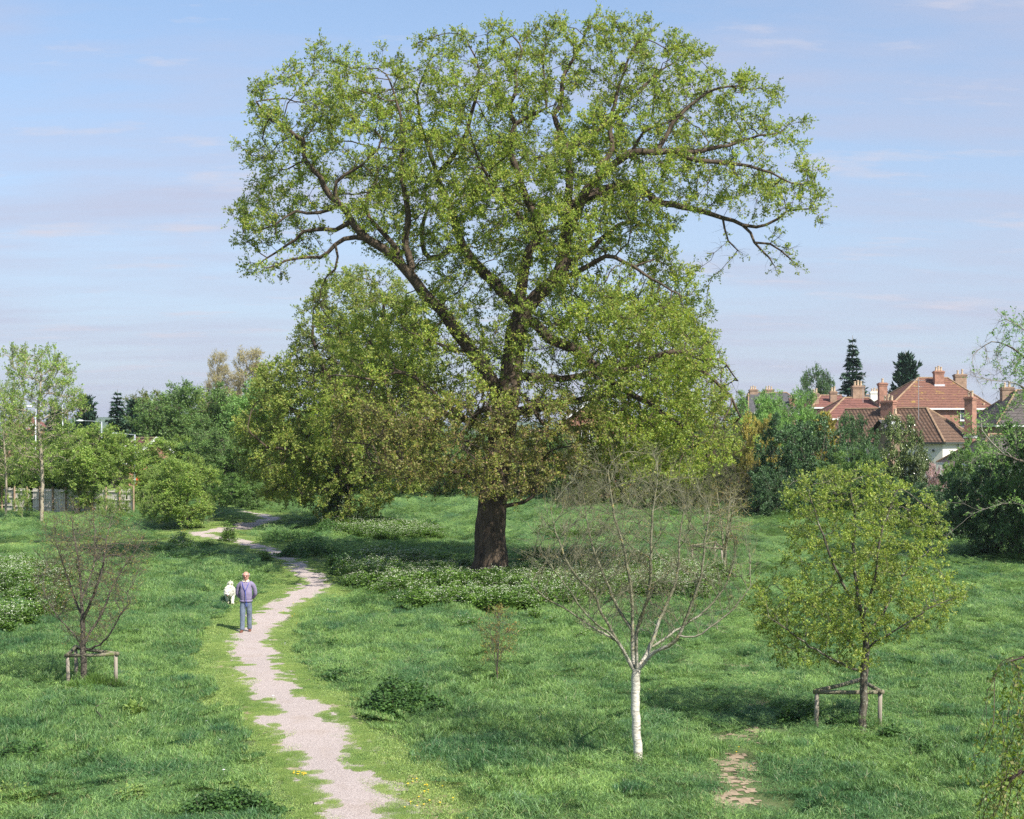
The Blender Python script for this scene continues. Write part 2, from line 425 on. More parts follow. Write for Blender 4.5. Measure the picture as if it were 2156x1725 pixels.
def gn_scatter(name, protos, pts, rots, scls, idx, kind='stuff', label=None):
    me = bpy.data.meshes.new(name); me.vertices.add(len(pts)); me.vertices.foreach_set('co', np.asarray(pts, np.float32).ravel())
    for nm, typ, dat in (('rot', 'FLOAT_VECTOR', rots), ('scl', 'FLOAT_VECTOR', scls)):
        a = me.attributes.new(nm, typ, 'POINT'); a.data.foreach_set('vector', np.asarray(dat, np.float32).ravel())
    a = me.attributes.new('pick', 'INT', 'POINT'); a.data.foreach_set('value', np.asarray(idx, np.int32))
    o = bpy.data.objects.new(name, me); COL.objects.link(o)
    ng = bpy.data.node_groups.new(name + '_scatter', 'GeometryNodeTree')
    ng.interface.new_socket('Geometry', in_out='INPUT', socket_type='NodeSocketGeometry')
    ng.interface.new_socket('Geometry', in_out='OUTPUT', socket_type='NodeSocketGeometry')
    gi = ng.nodes.new('NodeGroupInput'); go = ng.nodes.new('NodeGroupOutput')
    j = ng.nodes.new('GeometryNodeJoinGeometry')
    for p in reversed(protos):
        oi = ng.nodes.new('GeometryNodeObjectInfo'); oi.inputs['Object'].default_value = p; oi.inputs['As Instance'].default_value = True
        ng.links.new(oi.outputs['Geometry'], j.inputs[0])
    ip = ng.nodes.new('GeometryNodeInstanceOnPoints'); ip.inputs['Pick Instance'].default_value = True
    def na(nm, t):
        n = ng.nodes.new('GeometryNodeInputNamedAttribute'); n.data_type = t; n.inputs['Name'].default_value = nm
        return [s for s in n.outputs if s.name == 'Attribute' and s.enabled][0]
    ng.links.new(gi.outputs[0], ip.inputs['Points']); ng.links.new(j.outputs[0], ip.inputs['Instance'])
    ng.links.new(na('pick', 'INT'), ip.inputs['Instance Index'])
    ng.links.new(na('rot', 'FLOAT_VECTOR'), ip.inputs['Rotation']); ng.links.new(na('scl', 'FLOAT_VECTOR'), ip.inputs['Scale'])
    ng.links.new(ip.outputs[0], go.inputs[0])
    md = o.modifiers.new('scatter', 'NODES'); md.node_group = ng
    o['kind'] = kind
    if label: o['label'] = label
    return o

def grass_mat(name, ca, cb, dry, s1=.35, s2=2.0, trans=.3):
    m, nt, out = new_mat(name)
    at = N(nt, 'ShaderNodeAttribute', attribute_name='rnd').outputs['Fac']
    p = pos(nt)
    a = noise(nt, s1, 3, p); b = noise(nt, s2, 3, p)
    f = math_(nt, 'ADD', math_(nt, 'MULTIPLY', a, .6), math_(nt, 'MULTIPLY', b, .4))
    c = ramp(nt, f, [(.40, ca), (.60, cb)])
    c = mix(nt, 1.0, c, ramp(nt, at, [(0, (.45, .5, .55)), (.55, (1.0, 1.0, 1.0)), (.95, (1.7, 1.5, 1.4))]), 'MULTIPLY')
    c = mix(nt, ramp(nt, at, [(.955, (0,) * 3), (.965, (.8,) * 3)]), c, dry)
    bs = N(nt, 'ShaderNodeBsdfPrincipled', {'Base Color': c, 'Roughness': .45, 'Specular IOR Level': .4})
    t = N(nt, 'ShaderNodeBsdfTranslucent', {'Color': mix(nt, 1.0, c, (1.2, 1.2, .8), 'MULTIPLY')})
    mx = N(nt, 'ShaderNodeMixShader', {0: trans, 1: bs.outputs[0], 2: t.outputs[0]})
    nt.links.new(mx.outputs[0], out.inputs[0])
    return m

M_LONG = grass_mat('lush_meadow_grass', (.085, .195, .070), (.235, .385, .112), (.35, .32, .16))
M_MOWN = grass_mat('short_mown_grass', (.215, .345, .095), (.325, .445, .135), (.34, .30, .16), .6, 4)
M_COARSE = grass_mat('coarse_tussock_grass', (.06, .16, .07), (.13, .27, .10), (.45, .42, .28), .5, 2.5)
long_p = []
for k in range(4):
    V, F, a = blades(1400, .62, .06, .22, .0095, 1.1, 10 + k, .25)
    long_p.append(mesh_np('meadow_tuft', V, F, M_LONG, fattr=a, link=False))
mown_p = []
for k in range(3):
    V, F, a = blades(2600, .62, .025, .065, .010, 1.0, 30 + k, .2)
    mown_p.append(mesh_np('mown_tuft', V, F, M_MOWN, fattr=a, link=False))
tall_p = []
for k in range(3):
    V, F, a = blades(420, .22, .14, .28, .010, .8, 50 + k, .3)
    tall_p.append(mesh_np('tall_tuft', V, F, M_COARSE, fattr=a, link=False))

def field_points(y0, y1, sp, seed, margin=1.15):
    rg = np.random.RandomState(seed)
    ys = np.arange(y0, y1, sp); out = []
    for y in ys:
        hw = (CX / FL) * y * margin + 1.0
        xs = np.arange(-hw, hw, sp); out.append(np.stack([xs, np.full(len(xs), y)], -1))
    q = np.concatenate(out); q += rg.uniform(-sp * .5, sp * .5, q.shape)
    return q

def lay_grass():
    rg = np.random.RandomState(7)
    q = np.concatenate([field_points(17, 45, .42, 1), field_points(45, 75, .6, 2), field_points(75, 135, 1.0, 3)])
    x, y = q[:, 0], q[:, 1]
    pd, mw, tr, xd, yd = zones(x, y)
    far = np.interp(y, [17, 45, 46, 75, 76, 135], [1, 1, 1.3, 1.3, 1.9, 1.9])
    lush = vnoise(x, y, 3.1, 11) * .6 + vnoise(x, y, 1.2, 12) * .4
    sel = (~mw) & (pd > .45) & ~(tr & (vnoise(x, y, .6, 21) < .16))
    for c_, r_ in SPOTS: sel &= np.hypot(x - c_[0], (y - c_[1]) * .6) > r_ * .8 + .25
    n = sel.sum()
    z = hgt(x, y)
    hs = (.30 + .95 * lush ** 1.5) * np.where(np.abs(xd - 1078) > 2000, 1, 1)
    hs = np.where(yd < 1200, hs * .7, hs)
    # shorter turf right of the oak and at the crest
    hs = np.where((xd > 1350) & (yd < 1420), hs * .6, hs)
    hs = np.where(tr & (yd > 1180), .30, hs)
    for a_, b_ in ((1343, 1612), (176, 1449), (1817, 1540), (1034, 1214), (1718, 1534), (1852, 1534), (243, 1447), (143, 1450)):      # shorter grass right round the stems
        c_ = G(a_, b_); hs = np.where(np.hypot(x - c_[0], (y - c_[1] + .5) * .8) < .95, np.minimum(hs, .36), hs)
    sc = np.stack([far, far, hs], -1)
    rot = np.stack([rg.normal(0, .20, len(x)), rg.normal(0, .20, len(x)), rg.rand(len(x)) * 2 * PI], -1)
    gn_scatter('meadow_grass', long_p, np.stack([x, y, z], -1)[sel], rot[sel], sc[sel], rg.randint(0, 4, n), label='long lush green meadow grass over the whole open ground')
    # mown and trodden turf
    q2 = np.concatenate([field_points(17, 60, .42, 4), field_points(60, 125, .8, 5)])
    x2, y2 = q2[:, 0], q2[:, 1]
    pd2, mw2, tr2, xd2, yd2 = zones(x2, y2)
    worn = tr2 & (vnoise(x2, y2, .6, 21) < .22)
    sel2 = (mw2 | (pd2 < .5)) & (pd2 > .36 + .4 * (vnoise(x2, y2, .7, 22) - .5)) & ~worn
    fr = np.where(y2 > 60, 1.6, 1.0)
    sc2 = np.stack([fr, fr, (.6 + .9 * vnoise(x2, y2, .9, 23)) * np.where(pd2 < .8, .7, 1.0)], -1)
    rot2 = np.stack([0 * x2, 0 * x2, rg.rand(len(x2)) * 2 * PI], -1)
    gn_scatter('mown_grass', mown_p, np.stack([x2, y2, hgt(x2, y2)], -1)[sel2], rot2[sel2], sc2[sel2], rg.randint(0, 3, sel2.sum()), label='short mown yellow green turf bordering the gravel path')
    # small tufts straggling into the gravel edge
    q4 = field_points(18, 90, .16, 8); q4 = q4[np.abs(q4[:, 0] - 0) < 60]
    pdq = np.full(len(q4), 9.0); D4 = to_d(np.stack([q4[:, 0], q4[:, 1], 0 * q4[:, 0]], -1)); nr = (D4[:, 0] > 330) & (D4[:, 0] < 960)
    pdq[nr] = path_dist(q4[nr, 0], q4[nr, 1])
    s4 = (pdq < .5) & (pdq > -.16) & (vnoise(q4[:, 0], q4[:, 1], .45, 27) > .60 - pdq * 1.1) & (rg.rand(len(q4)) < .75)
    q4 = q4[s4]; k4 = rg.uniform(.16, .30, len(q4))
    gn_scatter('path_edge_grass', mown_p, np.stack([q4[:, 0], q4[:, 1], hgt(q4[:, 0], q4[:, 1]) + .012], -1), np.stack([0 * k4, 0 * k4, rg.rand(len(q4)) * 6.28], -1), np.stack([k4, k4, k4 * 3.2], -1), rg.randint(0, 3, len(q4)), label='short grass straggling in from both sides of the gravel')
    # taller darker tufts standing out of the meadow
    q3 = field_points(18, 80, .75, 6); x3, y3 = q3[:, 0], q3[:, 1]
    pd3, mw3, tr3, xd3, yd3 = zones(x3, y3)
    s3 = (~mw3) & (~tr3) & (pd3 > .8) & ~((np.abs(xd3 - 1343) < 60) & (yd3 > 1590) & (yd3 < 1670)) & ~((xd3 > 1700) & (xd3 < 1870) & (yd3 > 1520) & (yd3 < 1590)) & (vnoise(x3, y3, 2.3, 31) * .7 + vnoise(x3, y3, .8, 32) * .3 > .56)
    k = rg.uniform(.7, 1.25, len(x3))
    gn_scatter('tall_grass', tall_p, np.stack([x3, y3, hgt(x3, y3)], -1)[s3], np.stack([rg.normal(0, .12, len(k)), rg.normal(0, .12, len(k)), rg.rand(len(k)) * 6.28], -1)[s3], np.stack([k, k, k], -1)[s3], rg.randint(0, 3, s3.sum()), label='taller coarse grass tufts scattered through the meadow')
lay_grass()

# ------------------------------------------------------------------ trees
def in_poly(q, poly):
    poly = np.asarray(poly, float); x, y = q[:, 0], q[:, 1]; ins = np.zeros(len(q), bool); n = len(poly); j = n - 1
    for i in range(n):
        xi, yi = poly[i]; xj, yj = poly[j]
        c = ((yi > y) != (yj > y)) & (x < (xj - xi) * (y - yi) / (yj - yi + 1e-12) + xi)
        ins ^= c; j = i
    return ins
def edge_dist(q, poly):
    poly = np.asarray(poly, float); A = poly; B = np.roll(poly, -1, 0); d = B - A; L2 = (d ** 2).sum(1) + 1e-9
    t = np.clip(((q[:, None] - A) * d).sum(2) / L2, 0, 1)
    return np.linalg.norm(q[:, None] - (A + t[..., None] * d), axis=2).min(1)

def sil_points(poly, Y, n, tmax, rg, clump=1.2, nl=160, edge0=.5, slope=.85, holes=(), flat=.75, fillr=.33):
    """points filling a crown whose outline is poly (sheet units) around distance Y, tmax metres deep at most, gathered in lobes"""
    poly = np.asarray(poly, float); lo, hi = poly.min(0), poly.max(0); k = Y / FL
    def samp(m):
        out = []
        while sum(map(len, out)) < m:
            q = rg.uniform(lo, hi, (m * 2, 2)); q = q[in_poly(q, poly)]
            e = edge_dist(q, poly) * k
            T = np.minimum(tmax, edge0 + slope * e)
            u = rg.uniform(-1, 1, len(q)); u = np.sign(u) * np.abs(u) ** flat
            keep = rg.rand(len(q)) < np.maximum(T / tmax, .25)
            out.append(np.column_stack([q, u * T])[keep])
        return np.concatenate(out)[:m]
    lob = samp(nl); per = n // nl
    pts = np.repeat(lob, per, 0)
    off = rg.normal(0, 1, (len(pts), 3)) * clump * np.repeat(rg.uniform(.5, 1.3, nl), per)[:, None]
    pts[:, 0] += off[:, 0] / k; pts[:, 1] += off[:, 1] * .8 / k; pts[:, 2] += off[:, 2]
    pts = np.concatenate([pts, samp(int(n * fillr))])
    pts = pts[in_poly(pts[:, :2], poly)]
    for (hx, hy, hr) in holes:
        pts = pts[np.hypot(pts[:, 0] - hx, pts[:, 1] - hy) > hr]
    Yp = Y + pts[:, 2]
    return np.stack([(pts[:, 0] - CX) / FL * Yp, Yp, CH + (HY - pts[:, 1]) / FL * Yp], -1)

def resample(pts, D):
    pts = np.asarray(pts, float); seg = np.linalg.norm(np.diff(pts, axis=0), axis=1); s = np.concatenate([[0], np.cumsum(seg)])
    n = max(2, int(s[-1] / D) + 1); ts = np.interp(np.linspace(0, s[-1], n), s, np.arange(len(pts)))
    return catmull(pts, ts)

def grow(limbs, att, D, dk, rg, iters=120, trop=(0, 0, .0), jit=.22, di=1e9, mom=.45, wig=.05):
    """limbs: polylines, first is the trunk. returns nodes, parents"""
    nodes, par = [], []
    for L in limbs:
        q = resample(L, D)
        if not nodes: nodes = [q[0]]; par = [-1]; last = 0; st = 1
        else:
            a = np.array(nodes); last = int(np.argmin(np.linalg.norm(a - q[0], axis=1))); st = 0 if np.linalg.norm(a[last] - q[0]) > D * .6 else 1
        for p in q[st:]:
            nodes.append(p); par.append(last); last = len(nodes) - 1
    nodes = np.array(nodes); par = np.array(par); global LIMB_N; LIMB_N = len(nodes)
    if len(limbs) and len(nodes) > 6: nodes[1:] += rg.normal(0, wig * D, nodes[1:].shape)
    dirs = np.zeros_like(nodes); dirs[1:] = nodes[1:] - nodes[par[1:]]; dirs[0] = (0, 0, 1)
    dirs /= np.linalg.norm(dirs, axis=1)[:, None] + 1e-9
    att = att.copy(); near = np.zeros(len(att), int); dist = np.full(len(att), 1e9)
    def upd(i0):
        new = nodes[i0:]
        for c in range(0, len(att), 2000):
            d = np.linalg.norm(att[c:c + 2000, None] - new[None], axis=2); j = d.argmin(1); dm = d[np.arange(len(j)), j]
            b = dm < dist[c:c + 2000]; near[c:c + 2000][b] = j[b] + i0; dist[c:c + 2000][b] = dm[b]
    upd(0); trop = np.array(trop, float)
    for it in range(iters):
        k = dist > dk; att, near, dist = att[k], near[k], dist[k]
        if len(att) == 0: break
        a = dist < di
        if not a.any(): break
        v = att[a] - nodes[near[a]]; v /= np.linalg.norm(v, axis=1)[:, None]
        acc = np.zeros_like(nodes); np.add.at(acc, near[a], v)
        src = np.unique(near[a]); d = acc[src]; d /= np.linalg.norm(d, axis=1)[:, None] + 1e-9
        d = d + mom * dirs[src] + trop + rg.normal(0, jit, d.shape); d /= np.linalg.norm(d, axis=1)[:, None] + 1e-9
        i0 = len(nodes); nodes = np.concatenate([nodes, nodes[src] + d * D]); par = np.concatenate([par, src]); dirs = np.concatenate([dirs, d])
        if len(nodes) > 30000: break
        upd(i0)
    return nodes, par, dirs

def thickness(par, r0, R0, n):
    cnt = np.zeros(n); kids = np.bincount(par[1:], minlength=n); cnt[kids == 0] = 1
    for i in range(n - 1, 0, -1): cnt[par[i]] += cnt[i]
    p = math.log(R0 / r0) / math.log(max(cnt[0], 2))
    return r0 * np.maximum(cnt, 1) ** p, kids, cnt

def tubes(nodes, par, rad, mask, kmax=9, lump=0, rg=None):
    """tube mesh along the chains of nodes where mask is true"""
    n = len(nodes); child = [[] for _ in range(n)]
    for i in range(1, n): child[par[i]].append(i)
    VV, FF = [], []; nv = 0
    started = np.zeros(n, bool)
    order = np.argsort(-rad, kind='stable')
    for i in order:
        if not mask[i] or started[i]: continue
        ch = [par[i]] if par[i] >= 0 else []; first = len(ch) > 0
        j = i
        while True:
            ch.append(j); started[j] = True
            ks = [k for k in child[j] if mask[k] and not started[k]]
            if not ks: break
            j = max(ks, key=lambda k: rad[k])
        if len(ch) < 2: continue
        q = nodes[ch]; r = rad[ch].copy()
        if first: r[0] = min(r[0], r[1] * 1.15)
        if child[ch[-1]] == []: r[-1] *= .45
        t = np.gradient(q, axis=0); t /= np.linalg.norm(t, axis=1)[:, None] + 1e-9
        ref = np.array([0.3, 1, .2]) if abs(t[0][1]) < .8 else np.array([1, .1, 0.])
        u = np.cross(t, ref); u /= np.linalg.norm(u, axis=1)[:, None] + 1e-9; w_ = np.cross(t, u)
        m = r.max(); k = kmax if m > .12 else (6 if m > .04 else (4 if m > .015 else 3))
        if m > .3: k = 18
        an = np.arange(k) * 2 * PI / k
        ring = r[:, None, None] * (np.cos(an)[None, :, None] * u[:, None] + np.sin(an)[None, :, None] * w_[:, None])
        if lump and m > .2:
            lm = 1 + lump * np.sin(an * 3 + 1.0)[None, :, None] * .6 + lump * rg.normal(0, .35, (len(q), k, 1)); ring = ring * lm
        v = (q[:, None] + ring).reshape(-1, 3); L = len(q)
        a = (np.arange(L - 1)[:, None] * k + np.arange(k)[None]).ravel(); b = (np.arange(L - 1)[:, None] * k + (np.arange(k)[None] + 1) % k).ravel()
        FF.append(np.stack([a, b, b + k, a + k], -1) + nv); VV.append(v); nv += len(v)
    if not VV: return np.zeros((0, 3)), np.zeros((0, 4), int)
    return np.concatenate(VV), np.concatenate(FF)

def norm(a): return a / (np.linalg.norm(a, axis=-1, keepdims=True) + 1e-9)

def twigs_leaves(tips, tdir, rg, tw_n, tw_len, tw_r, leaf_n, leaf_l, leaf_w, up=.2, spread=.9, prob=None, hang=0.0, leafmin=.25):
    """short twigs at the branch ends, leaves along them (diamond leaf faces)"""
    T = np.repeat(tips, tw_n, 0); d = norm(np.repeat(tdir, tw_n, 0) + rg.normal(0, spread, (len(T), 3)) * .8 + np.array([0, 0, up - hang]))
    L = tw_len * rg.uniform(.45, 1.25, len(T)); E = T + d * L[:, None]; mid = (T + E) / 2 + rg.normal(0, .07, E.shape) * L[:, None]
    u = norm(np.cross(d, rg.normal(0, 1, d.shape))); v = np.cross(d, u)
    an = np.array([0, 2.09, 4.19])
    ring = lambda c, r: c[:, None] + r * (np.cos(an)[None, :, None] * u[:, None] + np.sin(an)[None, :, None] * v[:, None])
    V = np.concatenate([ring(T, tw_r), ring(mid, tw_r * .7), ring(E, tw_r * .3)], 1).reshape(-1, 3)
    i = np.arange(len(T))[:, None] * 9; F = []
    for s in (0, 3):
        for a in range(3):
            b = (a + 1) % 3; F.append(i + np.array([[s + a, s + b, s + 3 + b, s + 3 + a]]))
    TV, TF = V, np.concatenate(F)
    if leaf_n <= 0: return (TV, TF), None
    k = np.full(len(T), leaf_n)
    if prob is not None: k = np.where(rg.rand(len(T)) < np.repeat(prob, tw_n), leaf_n, 0); 
    ii = np.repeat(np.arange(len(T)), k)
    t = rg.uniform(leafmin, 1.05, len(ii)) ** .7
    p = np.where(t[:, None] < .5, T[ii] + (mid - T)[ii] * (t * 2)[:, None], mid[ii] + (E - mid)[ii] * ((t - .5) * 2)[:, None])
    p = p + rg.normal(0, leaf_l * .25, p.shape)
    a = norm(d[ii] * .5 + rg.normal(0, .8, p.shape) + np.array([0, 0, -hang * .8])); nn = norm(rg.normal(0, .75, p.shape) + np.array([.25, -.3, .75]))
    s = norm(np.cross(a, nn)); l = leaf_l * rg.uniform(.55, 1.3, len(ii))[:, None]; w_ = leaf_w * rg.uniform(.6, 1.2, len(ii))[:, None]
    V = np.stack([p, p + a * l * .55 + s * w_ * .5, p + a * l, p + a * l * .55 - s * w_ * .5], 1).reshape(-1, 3)
    F = np.arange(len(ii) * 4).reshape(-1, 4)
    return (TV, TF), (V, F, rg.rand(len(ii)))

def make_tree(name, base, limbs, att, D, dk, r0, R0, bark, leafm, rg, thr=.05, flare=None, tw=(4, .5, .006), lf=(8, .12, .06), prob=None, up=.2, spread=.9, hang=0, trop=(0, 0, 0), jit=.22, di=1e9, alt=None, limb_tip=0,
              lump=0, rmin=None, iters=120, every=1, twigmat=None, link=True, **tg):
    """Empty > trunk, branches, crown; coordinates given in world, stored relative to the base"""
    base = np.asarray(base, float)
    nodes, par, dirs = grow(limbs, att, D, dk, rg, iters=iters, trop=trop, jit=jit, di=di)
    n = len(nodes); rad, kids, cnt = thickness(par, r0, R0, n)
    if limb_tip:      # drawn limbs keep real girth: each node no thinner than a taper towards the limb's end
        far_ = np.zeros(n)
        for i in range(LIMB_N - 1, 0, -1): far_[par[i]] = max(far_[par[i]], far_[i] + D)
        rad[:LIMB_N] = np.maximum(rad[:LIMB_N], np.minimum(limb_tip + .018 * far_[:LIMB_N], .30))
        for i in range(1, n): rad[i] = min(rad[i], rad[par[i]] * .99)
    if flare:
        hh = nodes[:, 2] - base[2]; rad = rad * (1 + flare * np.exp(-np.maximum(hh, 0) / (R0 * 1.6)) * (rad > R0 * .6))
    root = empty(name, base, **tg)
    thick = rad > thr
    V, F = tubes(nodes - base, par, rad, thick, lump=lump, rg=rg)
    mesh_np('trunk', V, F, bark, smooth=True, parent=root)
    sel = (kids == 0) | ((cnt <= 3) & (rg.rand(n) < every * .8))
    tips, td = nodes[sel], dirs[sel]
    pr = prob(tips) if prob else None
    tw_, lv = twigs_leaves(tips, td, rg, tw[0], tw[1], tw[2], lf[0], lf[1], lf[2], up, spread, pr, hang)
    V, F = tubes(nodes - base, par, rad, ~thick, rg=rg)
    V2, F2 = tw_[0] - base, tw_[1] + len(V)
    mesh_np('branches', np.concatenate([V, V2]), np.concatenate([F, F2]), twigmat or bark, smooth=True, parent=root)
    if lv:
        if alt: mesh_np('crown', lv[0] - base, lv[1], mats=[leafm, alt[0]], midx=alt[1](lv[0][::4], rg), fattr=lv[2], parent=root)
        else: mesh_np('crown', lv[0] - base, lv[1], leafm, fattr=lv[2], parent=root)
    root['_n'] = len(lv[1]) if lv else 0
    del root['_n']
    print(name, 'nodes', n, 'tips', len(tips), 'leaves', len(lv[1]) if lv else 0)
    return root

FRONT = 1.0
def limb(Y, *pts):
    """polyline in sheet units, third value = metres behind (+) or before (-) the trunk's distance"""
    return [P(p[0], p[1], Y + ((p[2] * (FRONT if p[2] < 0 else 1)) if len(p) > 2 else 0)) for p in pts]

OAK_LEAF = leaf_mat('young_oak_leaf', (.175, .265, .052), (.35, .44, .085), (.44, .42, .11), trans=.48)
OAK_OLIVE = leaf_mat('olive_oak_leaf', (.15, .22, .05), (.31, .39, .085), (.36, .34, .10), trans=.4)
OAK_BARK = bark_mat('oak_bark', (.032, .024, .017), (.14, .105, .072), 7, .9, .2, patch=(.2, .2, .15), patchscale=3, thr=.66)

